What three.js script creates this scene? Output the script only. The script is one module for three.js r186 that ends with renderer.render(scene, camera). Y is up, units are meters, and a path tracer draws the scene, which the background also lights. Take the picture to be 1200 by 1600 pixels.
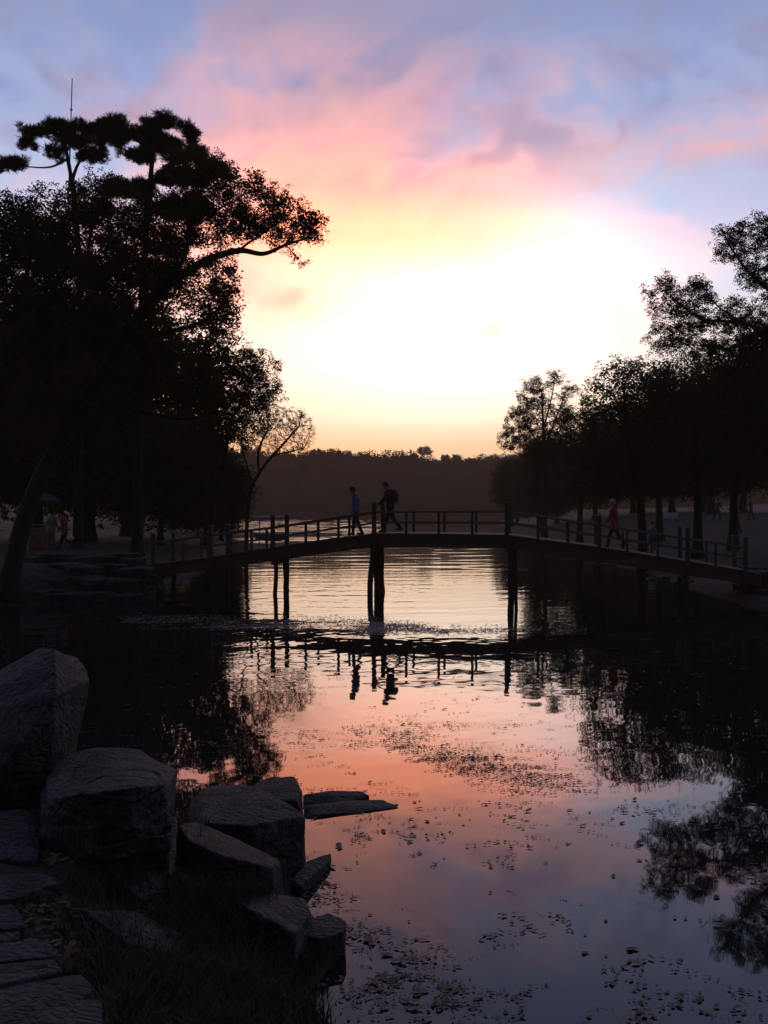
import * as THREE from 'three';
import { ConvexHull } from 'three/addons/math/ConvexHull.js';
import { RoundedBoxGeometry } from 'three/addons/geometries/RoundedBoxGeometry.js';
import { mergeGeometries, mergeVertices } from 'three/addons/utils/BufferGeometryUtils.js';

// ---------------------------------------------------------------- camera, sky, sun, exposure
const EYE = 3.0, FOCAL = 1600, HORIZON = 791;             // eye height over the water; lens in pixels of the 1200 x 1600 photograph
const scene = new THREE.Scene();
const camera = new THREE.PerspectiveCamera(2 * Math.atan(800 / FOCAL) * 180 / Math.PI, 3 / 4, 0.1, 4000);
camera.position.set(0, EYE, 0);
camera.rotation.x = -Math.atan((800 - HORIZON) / FOCAL);
const renderer = new THREE.WebGLRenderer({ antialias: true });
renderer.toneMapping = THREE.LinearToneMapping;
renderer.toneMappingExposure = 1.0;
renderer.shadowMap.enabled = true;

const SKY_GAIN = 1.1;
const sun = new THREE.DirectionalLight(new THREE.Color().setRGB(1.0, 0.55, 0.28), 0.5);   // just gone down behind the wooded hill
const SUN_AZ = 0.035, SUN_EL = 0.02;
sun.position.set(Math.sin(SUN_AZ) * 500, Math.tan(SUN_EL) * 500, -Math.cos(SUN_AZ) * 500);
sun.target.position.set(0, 0, 0);
sun.castShadow = true; sun.shadow.radius = 6;
Object.assign(sun.shadow.camera, { left: -120, right: 120, top: 80, bottom: -40, near: 1, far: 1200 });
scene.add(sun, sun.target);
scene.fog = new THREE.FogExp2(new THREE.Color().setRGB(1.0, 0.66, 0.42), 0.00095);

// ---------------------------------------------------------------- helpers
function rng(seed) { let s = seed | 0; return () => { s = (s + 0x6d2b79f5) | 0; let t = Math.imul(s ^ (s >>> 15), 1 | s); t = (t + Math.imul(t ^ (t >>> 7), 61 | t)) ^ t; return ((t ^ (t >>> 14)) >>> 0) / 4294967296; }; }
const clamp = (x, a = 0, b = 1) => Math.min(b, Math.max(a, x)), mix = (a, b, t) => a + (b - a) * t;
const smooth = (a, b, x) => { const t = clamp((x - a) / (b - a)); return t * t * (3 - 2 * t); };
const perm = (() => { const r = rng(77), p = new Uint8Array(512), q = [...Array(256).keys()]; for (let i = 255; i > 0; i--) { const j = Math.floor(r() * (i + 1)); [q[i], q[j]] = [q[j], q[i]]; } for (let i = 0; i < 512; i++) p[i] = q[i & 255]; return p; })();
const fade = (t) => t * t * t * (t * (t * 6 - 15) + 10);
function grad(h, x, y, z) { h &= 15; const u = h < 8 ? x : y, v = h < 4 ? y : h === 12 || h === 14 ? x : z; return ((h & 1) ? -u : u) + ((h & 2) ? -v : v); }
function noise(x, y, z = 0) {
  const X0 = Math.floor(x), Y0 = Math.floor(y), Z0 = Math.floor(z), X = X0 & 255, Y = Y0 & 255, Z = Z0 & 255;
  x -= X0; y -= Y0; z -= Z0;
  const u = fade(x), v = fade(y), w = fade(z), A = perm[X] + Y, AA = perm[A] + Z, AB = perm[A + 1] + Z, B = perm[X + 1] + Y, BA = perm[B] + Z, BB = perm[B + 1] + Z;
  return mix(mix(mix(grad(perm[AA], x, y, z), grad(perm[BA], x - 1, y, z), u), mix(grad(perm[AB], x, y - 1, z), grad(perm[BB], x - 1, y - 1, z), u), v),
    mix(mix(grad(perm[AA + 1], x, y, z - 1), grad(perm[BA + 1], x - 1, y, z - 1), u), mix(grad(perm[AB + 1], x, y - 1, z - 1), grad(perm[BB + 1], x - 1, y - 1, z - 1), u), v), w);
}
function fbm(x, y, z, n = 4) { let s = 0, a = 0.5; for (let i = 0; i < n; i++) { s += a * noise(x, y, z); x = x * 2.03 + 7.1; y = y * 2.01 + 3.7; z = z * 2.02 + 1.3; a *= 0.5; } return s; }
const V = (x, y, z) => new THREE.Vector3(x, y, z);
const P = (px, py, d) => V((px - 600) / FOCAL * d, EYE - (py - HORIZON) / FOCAL * d, -d);     // what stands at depth d (metres) in that direction
const usedNames = new Map();
function numbered(name) { const n = usedNames.get(name) || 0; usedNames.set(name, n + 1); return n ? name + '_' + String(n).padStart(3, '0') : name; }
function tag(o, label, category, group, kind) { if (label) o.userData.label = label; if (category) o.userData.category = category; if (group) o.userData.group = group; if (kind) o.userData.kind = kind; return o; }
function lit(o) { o.castShadow = true; o.receiveShadow = true; return o; }
function thing(name, pos, label, category, group) { const g = new THREE.Group(); g.name = numbered(name); g.position.copy(pos); scene.add(g); return tag(g, label, category, group); }
function part(name, geo, mat, parent, label) { const m = lit(new THREE.Mesh(geo, mat)); m.name = name; if (label) m.userData.label = label; parent.add(m); return m; }
function solo(name, geo, mat, label, category, group, kind) { const m = lit(new THREE.Mesh(geo, mat)); m.name = numbered(name); scene.add(m); return tag(m, label, category, group, kind); }
const rgb = (r, g, b) => new THREE.Color().setRGB(r, g, b);
const std = (r, g, b, rough = 0.85, extra = {}) => new THREE.MeshStandardMaterial({ color: rgb(r, g, b), roughness: rough, ...extra });
function geoOf(pos, idx, extra = {}) { const g = new THREE.BufferGeometry(); g.setAttribute('position', new THREE.Float32BufferAttribute(pos, 3)); if (extra.uv) g.setAttribute('uv', new THREE.Float32BufferAttribute(extra.uv, 2)); if (extra.color) g.setAttribute('color', new THREE.Float32BufferAttribute(extra.color, 3)); g.setIndex(idx); g.computeVertexNormals(); return g; }
function floatTex(w, h, f, comps = 1) { const d = new Float32Array(w * h * 4); for (let y = 0, o = 0; y < h; y++) for (let x = 0; x < w; x++, o += 4) { const v = f(x, y); if (comps === 1) d[o] = d[o + 1] = d[o + 2] = v; else { d[o] = v[0]; d[o + 1] = v[1]; d[o + 2] = v[2]; } d[o + 3] = 1; } const t = new THREE.DataTexture(d, w, h, THREE.RGBAFormat, THREE.FloatType); t.magFilter = THREE.LinearFilter; t.needsUpdate = true; return t; }
// periodic noise in a w x w texture
function tileFbm(u, v, f, n, seed, fy = f) {
  let s = 0, a = 0.5;
  for (let i = 0; i < n; i++) {
    const x = u * f, y = v * fy, X = Math.floor(x), Y = Math.floor(y), fx = x - X, gy = y - Y, g = (i0, j0, dx, dy) => { const h = perm[(perm[(i0 % f) + ((seed * 17) & 127)] + (j0 % fy)) & 255] * .02454; return (Math.cos(h) * dx + Math.sin(h) * dy) * 1.4; };
    const p = fade(fx), q = fade(gy);
    s += a * mix(mix(g(X, Y, fx, gy), g(X + 1, Y, fx - 1, gy), p), mix(g(X, Y + 1, fx, gy - 1), g(X + 1, Y + 1, fx - 1, gy - 1), p), q);
    f *= 2; fy *= 2; a *= 0.5; seed += 3;
  }
  return s;
}
function wrapTex(t) { t.wrapS = t.wrapT = THREE.RepeatWrapping; return t; }

// ---------------------------------------------------------------- the sky: dusk glow in the west, thin lit cloud, blue dusk elsewhere
function ramp(stops, y) { for (let i = 1; i < stops.length; i++) if (y <= stops[i][0]) { const a = stops[i - 1], b = stops[i], t = smooth(a[0], b[0], y); return [mix(a[1], b[1], t), mix(a[2], b[2], t), mix(a[3], b[3], t)]; } const l = stops[stops.length - 1]; return [l[1], l[2], l[3]]; }
const CORE = [[-5, .75, .36, .16], [0, .95, .46, .20], [3, 1.75, 1.05, .60], [5, 2.1, 1.45, 1.02], [8, 2.3, 1.55, 1.15], [12, 3.3, 1.5, 1.0], [15, 3.3, 1.02, .56], [17.7, 1.85, .70, .50], [21, .80, .43, .50], [26, .36, .33, .50], [35, .19, .20, .36], [60, .08, .105, .21], [90, .06, .08, .165]];     // through the glow
const FLANK = [[-5, .7, .34, .16], [0, .9, .44, .20], [3, 1.2, .70, .42], [5, 1.25, .94, .72], [8, 1.1, .98, .95], [12, .86, .88, 1.06], [16, .60, .67, .94], [21, .40, .46, .74], [27, .25, .315, .56], [45, .105, .145, .29], [90, .06, .08, .165]];   // beside it
const EAST = [[-5, .022, .02, .026], [8, .022, .022, .032], [25, .028, .034, .058], [50, .045, .058, .115], [90, .06, .08, .165]];
const lobe = (x, y, cx, cy, sx, sy, rot = 0) => { const c = Math.cos(rot), s = Math.sin(rot), dx = x - cx, dy = y - cy, a = (dx * c + dy * s) / sx, b = (-dx * s + dy * c) / sy; return Math.exp(-a * a - b * b); };
function skyColor(az, el) {                                   // degrees: azimuth 0 is the view's west, elevation above the horizon
  const w = Math.exp(-Math.pow(Math.abs(az) / 75, 2.2)), K = ramp(CORE, el), F = ramp(FLANK, el), B = ramp(EAST, el);
  // thin cloud: noise drawn out along slanting streets, wound by a slower noise
  const wx = fbm(az * .07 + 3, el * .13, 1.5, 4) * 8, wy = fbm(az * .07 + 9, el * .13, 7.5, 4) * 5, X = az + wx, Y = el + wy;
  const n1 = fbm(X * .10 + Y * .06, Y * .22 - X * .07, 11, 6), n2 = fbm(X * .16 + 30, Y * .34 - X * .1, 4, 6), n3 = fbm(X * .42 + Y * .2, Y * .8 - X * .3, 21, 5);
  const tex = 1.6 * n1 + .9 * n2 + .55 * n3;
  const up = smooth(13, 20, el), reach = mix(13, 9.5, up), cx = mix(0, -2.5, up);
  let m = Math.exp(-Math.pow(Math.abs(az - cx) / reach, 2.4));
  m = clamp(m + tex * (.2 + .75 * up) * smooth(5, 11, el) * (m * (1 - m) * 3 + .12), 0, 1);
  const c = [0, 1, 2].map((i) => mix(B[i], mix(F[i], K[i], m), w));
  const add = (k, r, g, b) => { c[0] += r * k; c[1] += g * k; c[2] += b * k; }, to = (k, r, g, b) => { c[0] = mix(c[0], r, k); c[1] = mix(c[1], g, k); c[2] = mix(c[2], b, k); };
  add(lobe(az, el, 5, 8.8, 8, 4), .4, .55, .55); add(lobe(az, el, 10, 13, 5, 4), .3, .36, .38); add(lobe(az, el, -6, 3.2, 6, 1.2), .35, .06, -.05);
  const soft = clamp(.5 + 1.5 * n1 + .9 * n3, 0, 1.15), fib = clamp(.45 + 1.2 * n2 + 1.1 * n3, 0, 1.1), high = smooth(15, 21, el) * smooth(60, 26, el) * w;
  to(clamp((.1 + 1.9 * n2 + 1.0 * n3) * high, 0, .7), .33, .30, .46);                               // lilac-grey veils
  to(clamp((-.05 - 1.6 * n1 + .8 * n3) * high, 0, .55), .22, .32, .62);                             // blue gaps
  to(clamp(.75 * lobe(az, el, -4, 20.6, 9, 3.0, -.42) * soft), 1.1, .56, .52);
  to(clamp(.85 * lobe(az, el, 17.5, 19.0, 10, 1.5, .10) * (fib * .75 + .25)), 1.05, .56, .55);
  to(clamp(.8 * lobe(az, el, 10.8, 21.2, 1.5, 3.0, .75) * fib), .95, .56, .60);
  to(clamp(.7 * lobe(az, el, 12, 18.0, 6, 1.2, -.2) * fib), .9, .62, .72);
  to(clamp(.7 * lobe(az, el, 14, 20.4, 8, 1.1, .16) * smooth(-.1, .2, n2 + .7 * n3)), .33, .33, .54);
  to(clamp(.6 * lobe(az, el, 4, 22, 5, 2.6, -.3) * smooth(-.1, .2, n2)), .34, .33, .55);
  to(clamp(.8 * lobe(az, el, -9, 12.2, 5.8, 2.6, .06) * (soft * .6 + .4)), 1.35, .58, .40);          // peach bank behind the tall trees
  to(clamp(.55 * lobe(az, el, -4.3, 11.3, 2.0, .9) * fib), 1.1, .56, .42);
  to(clamp(.6 * lobe(az, el, 5.3, 14.0, .9, 1.6, .5) * fib), 1.1, .72, .62);
  to(clamp(.75 * lobe(az, el, 6.7, 9.45, 1.7, .36, -.22) * (.6 + 1.4 * n3)), 1.02, .72, .45);
  to(clamp(.6 * lobe(az, el, 6.1, 9.75, .9, .28, .25)), 1.0, .76, .50);
  to(clamp(.35 * lobe(az, el, 12.8, 10.5, 1.4, 1.9, .3)), 1.0, .72, .70);
  return c;
}
{
  const W = 2048, Hh = 1024, d = new Float32Array(W * Hh * 4);
  for (let j = 0, o = 0; j < Hh; j++) {
    const el = ((j + .5) / Hh - .5) * 180;
    for (let i = 0; i < W; i++, o += 4) {
      const az = (((i + .5) / W - .5) * 360 + 90 + 540) % 360 - 180;       // u = atan2(z, x): -z lies at a quarter
      const c = el < -2 ? [.1, .08, .07] : skyColor(az, Math.max(el, -1));
      d[o] = c[0] * SKY_GAIN; d[o + 1] = c[1] * SKY_GAIN; d[o + 2] = c[2] * SKY_GAIN; d[o + 3] = 1;
    }
  }
  const t = new THREE.DataTexture(d, W, Hh, THREE.RGBAFormat, THREE.FloatType);
  t.mapping = THREE.EquirectangularReflectionMapping; t.magFilter = THREE.LinearFilter; t.wrapS = THREE.RepeatWrapping; t.needsUpdate = true;
  scene.background = t; scene.environment = t;
}

// ---------------------------------------------------------------- the land and the lake
const SHORE = [[1.9, 8], [1.7, -1], [0.9, -4.2], [-.2, -5.6], [-.5, -6.2], [-.28, -6.8], [-.7, -7.7], [-.9, -8.6], [-1.15, -9.1], [-1.7, -9.0], [-2.2, -8.35], [-3.3, -8.7], [-4.4, -9.4], [-7, -12], [-12, -15], [-19, -19], [-17.5, -25.5], [-13, -28.8], [-10.8, -31], [-8.9, -32.6], [-8.3, -38], [-9.2, -60], [-15.5, -100], [-30, -190], [-75, -330], [-110, -378], [80, -376], [60, -320], [22, -200], [13.9, -110], [12.3, -70], [11.9, -44], [11.2, -37], [11.0, -31], [12.6, -25], [15, -12], [15, 3], [9, 9]];
function shoreDist(x, z) {                               // metres from the shoreline, positive on land
  let best = 1e9, inside = false;
  for (let i = 0, j = SHORE.length - 1; i < SHORE.length; j = i++) {
    const [ax, az] = SHORE[j], [bx, bz] = SHORE[i], ex = bx - ax, ez = bz - az, t = clamp(((x - ax) * ex + (z - az) * ez) / (ex * ex + ez * ez)), dx = x - ax - ex * t, dz = z - az - ez * t;
    best = Math.min(best, dx * dx + dz * dz);
    if ((az > z) !== (bz > z) && x < ax + (z - az) / (bz - az) * ex) inside = !inside;
  }
  return inside ? -Math.sqrt(best) : Math.sqrt(best);
}
function H(x, z) {                                       // height of the ground
  const s = shoreDist(x, z) + .25 * noise(x * .7, z * .7, 3) * smooth(1, 12, Math.hypot(x, z));
  if (s < 0) return Math.max(-1.6, .02 + s * .55);
  const far = smooth(330, 400, -z), right = smooth(4, 10, x) * (1 - far), near = smooth(22, 14, Math.hypot(x, z)) * (1 - right);
  const left = 1 - right;
  let h = right * (.3 * (1 - Math.exp(-s / .5)) + 2.0 * smooth(.5, 17, s)) + left * (near * 1.25 * (1 - Math.exp(-s / 1.9)) + (1 - near) * 1.15 * (1 - Math.exp(-s / 1.1)));
  h += .1 * noise(x * .35, z * .35, 9) * smooth(0, 2, s) + .035 * noise(x * 1.9, z * 1.9, 2) * smooth(0, .8, s);
  const hill = smooth(383, 475, -z) * (18.8 + 6 * noise(x * .012, z * .009, 5) + 2.5 * noise(x * .04, z * .03, 8)), side = smooth(60, 260, Math.abs(x) - 15) * 9 * (1 + .4 * noise(x * .01, z * .01, 1));
  return h + Math.max(hill, side * smooth(2, 30, s)) * smooth(0, 12, s);
}
function G(px, py) {                                     // where that line of sight meets the ground or the water
  let d = 2.5; const k = (py - HORIZON) / FOCAL;
  for (let i = 0; i < 4000; i++) { const y = EYE - k * d, g = Math.max(0, H((px - 600) / FOCAL * d, -d)); if (y <= g) break; d += Math.max(.004, (y - g) * .4); if (d > 900) break; }
  return P(px, py, d);
}
{
  const NA = 420, NR = 250, pos = [], col = [], idx = [], uv = [];
  for (let j = 0; j <= NR; j++) {
    const r = .02 + 3.2 * (Math.exp(j / NR * 5.32) - 1);
    for (let i = 0; i <= NA; i++) {
      const q = (i / NA) * 2 - 1, a = Math.PI * (.35 * q + .65 * q * q * q), x = Math.sin(a) * r, z = -Math.cos(a) * r, y = H(x, z);
      pos.push(x, y, z); uv.push(x / 3, z / 3);
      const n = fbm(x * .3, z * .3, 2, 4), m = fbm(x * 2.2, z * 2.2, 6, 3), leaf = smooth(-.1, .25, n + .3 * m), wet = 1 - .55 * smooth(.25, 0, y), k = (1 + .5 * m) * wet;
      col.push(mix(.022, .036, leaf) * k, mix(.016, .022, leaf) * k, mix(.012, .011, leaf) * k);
    }
  }
  for (let j = 0; j < NR; j++) for (let i = 0; i < NA; i++) { const a = j * (NA + 1) + i, b = a + 1, c = a + NA + 1, d = c + 1; idx.push(a, b, c, b, d, c); }
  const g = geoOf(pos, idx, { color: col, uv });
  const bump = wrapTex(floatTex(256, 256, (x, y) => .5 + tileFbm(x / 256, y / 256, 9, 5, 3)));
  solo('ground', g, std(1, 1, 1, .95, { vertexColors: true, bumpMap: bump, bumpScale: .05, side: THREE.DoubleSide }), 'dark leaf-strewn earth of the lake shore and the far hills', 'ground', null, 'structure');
}
// water: one sheet, ripples strong round the bridge, faint inshore, wind-ruffled far out on one side
{
  const N = 2048, S = 52, x0 = -26, z0 = -48;
  const r = rng(5), waves = [];
  for (let i = 0; i < 26; i++) { const L = i < 12 ? .8 + r() * 1.5 : .22 + r() * .4, th = Math.PI / 2 + (r() - .5) * (i < 12 ? .75 : 2.2); waves.push([Math.cos(th) * 6.283 / L, Math.sin(th) * 6.283 / L, r() * 6.283, (i < 12 ? .0017 : .0021) * L / 6.283 * (.5 + r())]); }
  const near = floatTex(N, N, (i, j) => {
    const x = x0 + (i + .5) / N * S, z = z0 + (j + .5) / N * S, d = -z;
    const wob = .9 * noise(x * .16, z * .16, 4), px = x + wob, pz = z + .8 * noise(x * .2 + 9, z * .2, 2);
    const bandBridge = smooth(15, 24, d), calm = .22 + .78 * bandBridge, patch = .55 + .9 * clamp(.5 + noise(x * .11, z * .09, 6));
    let h = 0;
    for (let k = 0; k < 26; k++) { const w = waves[k]; h += Math.sin(w[0] * px + w[1] * pz + w[2]) * w[3] * (k < 12 ? calm : .25 + .75 * bandBridge); }
    const rr = Math.hypot(x + .6, z + 35.2); h += .0011 * Math.sin(rr * 7.5) * Math.exp(-rr * .12) * bandBridge;
    return h * patch / .02 + .5;
  });
  const M = 1024, FX = 320, FZ = 380, fx0 = -180, fz0 = -48 - FZ, wv = [];
  for (let i = 0; i < 22; i++) { const L = 1.3 + r() * 3.2, th = Math.PI / 2 + (r() - .5) * 1.3; wv.push([Math.cos(th) * 6.283 / L, Math.sin(th) * 6.283 / L, r() * 6.283, L / 6.283 * .0035 * (.5 + r())]); }
  const farT = floatTex(M, M * 2, (i, j) => {
    const x = fx0 + (i + .5) / M * FX, z = fz0 + (j + .5) / (M * 2) * FZ, d = -z;
    const wind = smooth(.012, -.02, x / d) * smooth(80, 95, d + 6 * noise(x * .1, z * .05, 3)) * smooth(250, 200, d), amp = .55 + 5.5 * wind * clamp(.75 + 1.2 * noise(x * .05, z * .08, 12));
    let h = 0; for (const w of wv) h += Math.sin(w[0] * x + w[1] * z + w[2]) * w[3];
    return h * amp / .1 + .5;
  });
  const pos = [], uv = [], idx = [];
  const quad = (ax, az, bx, bz, u) => { const o = pos.length / 3; for (const [x, z] of [[ax, az], [bx, az], [bx, bz], [ax, bz]]) { pos.push(x, 0, z); uv.push(...u(x, z)); } idx.push(o, o + 2, o + 1, o, o + 3, o + 2); };
  quad(x0, z0, x0 + S, z0 + S, (x, z) => [(x - x0) / S, (z - z0) / S]);
  quad(fx0, fz0, fx0 + FX, z0, (x, z) => [(x - fx0) / FX, (z - fz0) / FZ]);
  const g = geoOf(pos, idx, { uv }); g.addGroup(0, 6, 0); g.addGroup(6, 6, 1);
  const look = { color: rgb(.012, .013, .012), roughness: .02, ior: 1.43 };
  const m1 = new THREE.MeshPhysicalMaterial({ ...look, bumpMap: near, bumpScale: .02 }), m2 = new THREE.MeshPhysicalMaterial({ ...look, roughness: .05, bumpMap: farT, bumpScale: .1 });
  solo('water', g, [m1, m2], 'still lake water mirroring the dusk sky', 'water', null, 'structure');
}

// ---------------------------------------------------------------- materials
const stoneBump = wrapTex(floatTex(512, 512, (x, y) => { const u = x / 512, v = y / 512; return .5 + .5 * tileFbm(u, v, 6, 4, 5) + .55 * tileFbm(u, v, 26, 4, 3) - .5 * smooth(.06, 0, Math.abs(tileFbm(u, v, 5, 3, 15))); }));
const stoneMap = (() => { const c = new Uint8Array(256 * 256 * 4); for (let y = 0, o = 0; y < 256; y++) for (let x = 0; x < 256; x++, o += 4) { const n = tileFbm(x / 256, y / 256, 5, 5, 9), m = tileFbm(x / 256, y / 256, 22, 3, 2), k = clamp(.72 + .9 * n + .7 * m, .22, 1); c[o] = 255 * k; c[o + 1] = 250 * k; c[o + 2] = 246 * k; c[o + 3] = 255; } const t = wrapTex(new THREE.DataTexture(c, 256, 256)); t.colorSpace = THREE.SRGBColorSpace; t.magFilter = THREE.LinearFilter; t.needsUpdate = true; return t; })();
const rockMat = (r, g, b) => std(r, g, b, .8, { map: stoneMap, bumpMap: stoneBump, bumpScale: .032 });
const ROCK = [rockMat(.048, .048, .052), rockMat(.036, .035, .037), rockMat(.056, .055, .057)];
const barkBump = wrapTex(floatTex(256, 256, (x, y) => .5 + tileFbm(x / 256, y / 256, 5, 2, 8) + .6 * Math.abs(tileFbm(x / 256, y / 256, 18, 3, 4, 6))));
const BARK = std(.014, .012, .010, .95, { bumpMap: barkBump, bumpScale: .03 });
const LEAF = (r, g, b, t = .3) => new THREE.MeshPhysicalMaterial({ color: rgb(r, g, b), roughness: 1, specularIntensity: .2, transmission: t, thickness: 0, side: THREE.DoubleSide });
const woodGrain = wrapTex(floatTex(256, 256, (x, y) => .5 + .8 * tileFbm(x / 256, y / 256, 3, 4, 3, 24)));
const wood = (r, g, b) => std(r, g, b, .75, { bumpMap: woodGrain, bumpScale: .004 });

// ---------------------------------------------------------------- rocks
// A boulder: the hull of some corner points, its edges rounded, its faces worn, split by bedding and pitted.
function rockGeo(points, { seed = 1, detail = 40, sharp = 80, rough = .05, strata = .03, layer = .16, chips = 5 } = {}) {
  const rr = rng(seed * 31 + 7), hull = new ConvexHull().setFromPoints(points), c = V(0, 0, 0);
  points.forEach((p) => c.add(p)); c.divideScalar(points.length);
  const planes = hull.faces.map((f) => ({ n: f.normal, k: f.constant - f.normal.dot(c) })).filter((p) => p.k > 1e-3);
  for (let i = 0; i < chips; i++) { const y = rr() * 1.3 - .45, a = rr() * 6.283, n = V(Math.cos(a), y, Math.sin(a)).normalize(); let k = 0; for (const p of points) k = Math.max(k, n.dot(p) - n.dot(c)); planes.push({ n, k: k * (.88 + .1 * rr()) }); }
  const box = new THREE.Box3().setFromPoints(points), size = box.getSize(V(0, 0, 0)), big = Math.max(size.x, size.y, size.z);
  const g = new THREE.BoxGeometry(1, 1, 1, detail, detail, detail), pos = g.attributes.position, v = V(0, 0, 0), uv = g.attributes.uv, o = seed * 13.7;
  const sc = size.clone().multiplyScalar(.5), per = (detail + 1) * (detail + 1);
  for (let i = 0; i < pos.count; i++) {
    v.fromBufferAttribute(pos, i).multiply(sc).normalize();
    let s = 0; for (const p of planes) { const t = v.dot(p.n) / p.k; if (t > 0) s += Math.pow(t, sharp); }
    let r = 1 / Math.pow(s, 1 / sharp);
    const q = v.clone().multiplyScalar(r).add(c), a = fbm(q.x * 1.6 / big + o, q.y * 1.6 / big, q.z * 1.6 / big, 3), b = fbm(q.x * 4 + o, q.y * 7, q.z * 4, 5), e = Math.abs(noise(q.x * 2.3 + o, q.y * 2.3, q.z * 2.3));
    const ty = (q.y + .16 * q.x + .1 * q.z + .07 * noise(q.x * 1.6 + o, q.z * 1.6)) / layer, fl = Math.floor(ty), lay = ty - fl, groove = smooth(.0, .1, lay) * smooth(1, .9, lay);
    const side = 1 - v.y * v.y, off = (k) => noise(k * 5.31 + o, q.x * 1.1, q.z * 1.1);
    r *= 1 + rough * (1.5 * a + .8 * b - .8 * smooth(.12, 0, e) * .4) - strata * .8 * (1 - groove) * side * smooth(-.2, .2, noise(q.x * .9 + o, fl * 3.1, q.z * .9)) + strata * 2.2 * mix(off(fl), off(fl + 1), smooth(.82, 1, lay)) * side;
    v.multiplyScalar(r).add(c); pos.setXYZ(i, v.x, v.y, v.z);
    const f = Math.floor(i / per); uv.setXY(i, f < 2 ? v.z : v.x, f === 2 || f === 3 ? v.z : v.y);
  }
  const m = mergeVertices(new THREE.BufferGeometry().setAttribute('position', pos.clone()).setIndex(g.index.clone()), 1e-5); m.computeVertexNormals();
  const key = (p, i) => Math.round(p.getX(i) * 2e4) + ',' + Math.round(p.getY(i) * 2e4) + ',' + Math.round(p.getZ(i) * 2e4), by = new Map();
  for (let i = 0; i < m.attributes.position.count; i++) by.set(key(m.attributes.position, i), i);
  for (let i = 0; i < pos.count; i++) { const k = by.get(key(pos, i)); if (k !== undefined) g.attributes.normal.setXYZ(i, m.attributes.normal.getX(k), m.attributes.normal.getY(k), m.attributes.normal.getZ(k)); }
  return g;
}
function rockThing(points, opts, mat, name, label, category, group) {
  const box = new THREE.Box3().setFromPoints(points), b = V((box.min.x + box.max.x) / 2, box.min.y, (box.min.z + box.max.z) / 2);
  const m = solo(name, rockGeo(points.map((p) => p.clone().sub(b)), opts), mat, label, category, group); m.position.copy(b); return m;
}
// corner points seen in the photograph, each at its depth; the foot spreads a little and goes into the ground
function block(top, baseY, spread = 1.06) {
  const pts = top.map((t) => P(...t)), c = V(0, 0, 0); pts.forEach((p) => c.add(p)); c.divideScalar(pts.length);
  return [...pts, ...pts.map((p) => V(c.x + (p.x - c.x) * spread, baseY, c.z + (p.z - c.z) * spread))];
}
rockThing([[62, 1012, 8.4], [128, 1028, 8.7], [142, 1062, 8.4], [86, 1088, 7.6], [84, 1014, 8.2], [30, 1168, 7.35], [-60, 1075, 8.3], [0, 1062, 8.4], [-70, 1120, 7.7], [120, 1165, 8.1], [78, 1265, 7.6], [-70, 1270, 7.2], [100, 1262, 8.4], [-10, 1262, 7.25]].map((t) => P(...t)),
  { seed: 2, detail: 64, sharp: 110, rough: .03, strata: .008, layer: .35, chips: 2 }, ROCK[0], 'standing_rock', 'tall leaning boulder with a flat slanting face, standing highest on the near bank', 'rock');
rockThing(block([[72, 1216, 7.2], [105, 1180, 7.7], [152, 1168, 7.9], [216, 1172, 7.9], [274, 1204, 7.6], [80, 1248, 6.75], [140, 1241, 6.5], [205, 1232, 6.5], [258, 1226, 6.8]], .82, 1.02),
  { seed: 3, detail: 70, sharp: 96, rough: .06, strata: .09, layer: .13, chips: 5 }, ROCK[0], 'boulder', 'broad flat-topped boulder lying on the block beside the tall leaning boulder', 'rock');
rockThing(block([[62, 1296, 6.7], [160, 1288, 6.35], [262, 1284, 6.6], [272, 1276, 7.7], [90, 1272, 7.9]], .3, 1.05),
  { seed: 4, detail: 56, sharp: 86, rough: .05, strata: .06, layer: .12 }, ROCK[1], 'boulder', 'dark layered block carrying the broad flat-topped boulder', 'rock');
rockThing(block([[296, 1238, 8.9], [350, 1226, 9.3], [395, 1228, 9.1], [420, 1250, 8.7], [480, 1268, 8.65], [478, 1280, 8.45], [395, 1291, 8.1], [308, 1286, 8.1]], -.25, 1.0),
  { seed: 5, detail: 64, sharp: 110, rough: .035, strata: .03, layer: .2, chips: 5 }, ROCK[2], 'boulder', 'large flat-topped block with a sheer front at the edge of the water', 'rock');
rockThing(block([[392, 1224, 9.5], [425, 1213, 9.6], [461, 1214, 9.5], [472, 1238, 9.1], [470, 1252, 8.8], [400, 1250, 8.8]], -.2, 1.04),
  { seed: 6, detail: 40, sharp: 96, rough: .04, strata: .03 }, ROCK[1], 'boulder', 'squat block raised behind the large flat-topped block at the water edge', 'rock');
rockThing(block([[472, 1242, 10.35], [520, 1236, 10.6], [562, 1236, 10.65], [577, 1244, 10.5], [545, 1252, 10.35], [480, 1256, 10.2]], -.3, 1.04),
  { seed: 7, detail: 40, sharp: 67, rough: .05, strata: .02 }, ROCK[1], 'boulder', 'low rounded rock in the water behind the long slab that points into the pond', 'rock');
rockThing(block([[468, 1260, 10.0], [540, 1250, 10.35], [600, 1249, 10.4], [628, 1262, 10.17], [560, 1270, 9.98], [488, 1274, 9.85]], -.25, 1.02),
  { seed: 8, detail: 50, sharp: 67, rough: .05, strata: .02, chips: 4 }, ROCK[2], 'rock_slab', 'long low slab tapering to a point far out into the pond', 'rock');
rockThing(block([[276, 1284, 7.6], [300, 1281, 7.9], [368, 1311, 7.8], [441, 1345, 7.4], [425, 1356, 7.1], [345, 1337, 6.9], [292, 1312, 7.0]], .12, 1.1),
  { seed: 9, detail: 48, sharp: 86, rough: .04, strata: .02 }, ROCK[1], 'boulder', 'wedge-shaped boulder sloping down in front of the large flat-topped block', 'rock');
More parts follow.
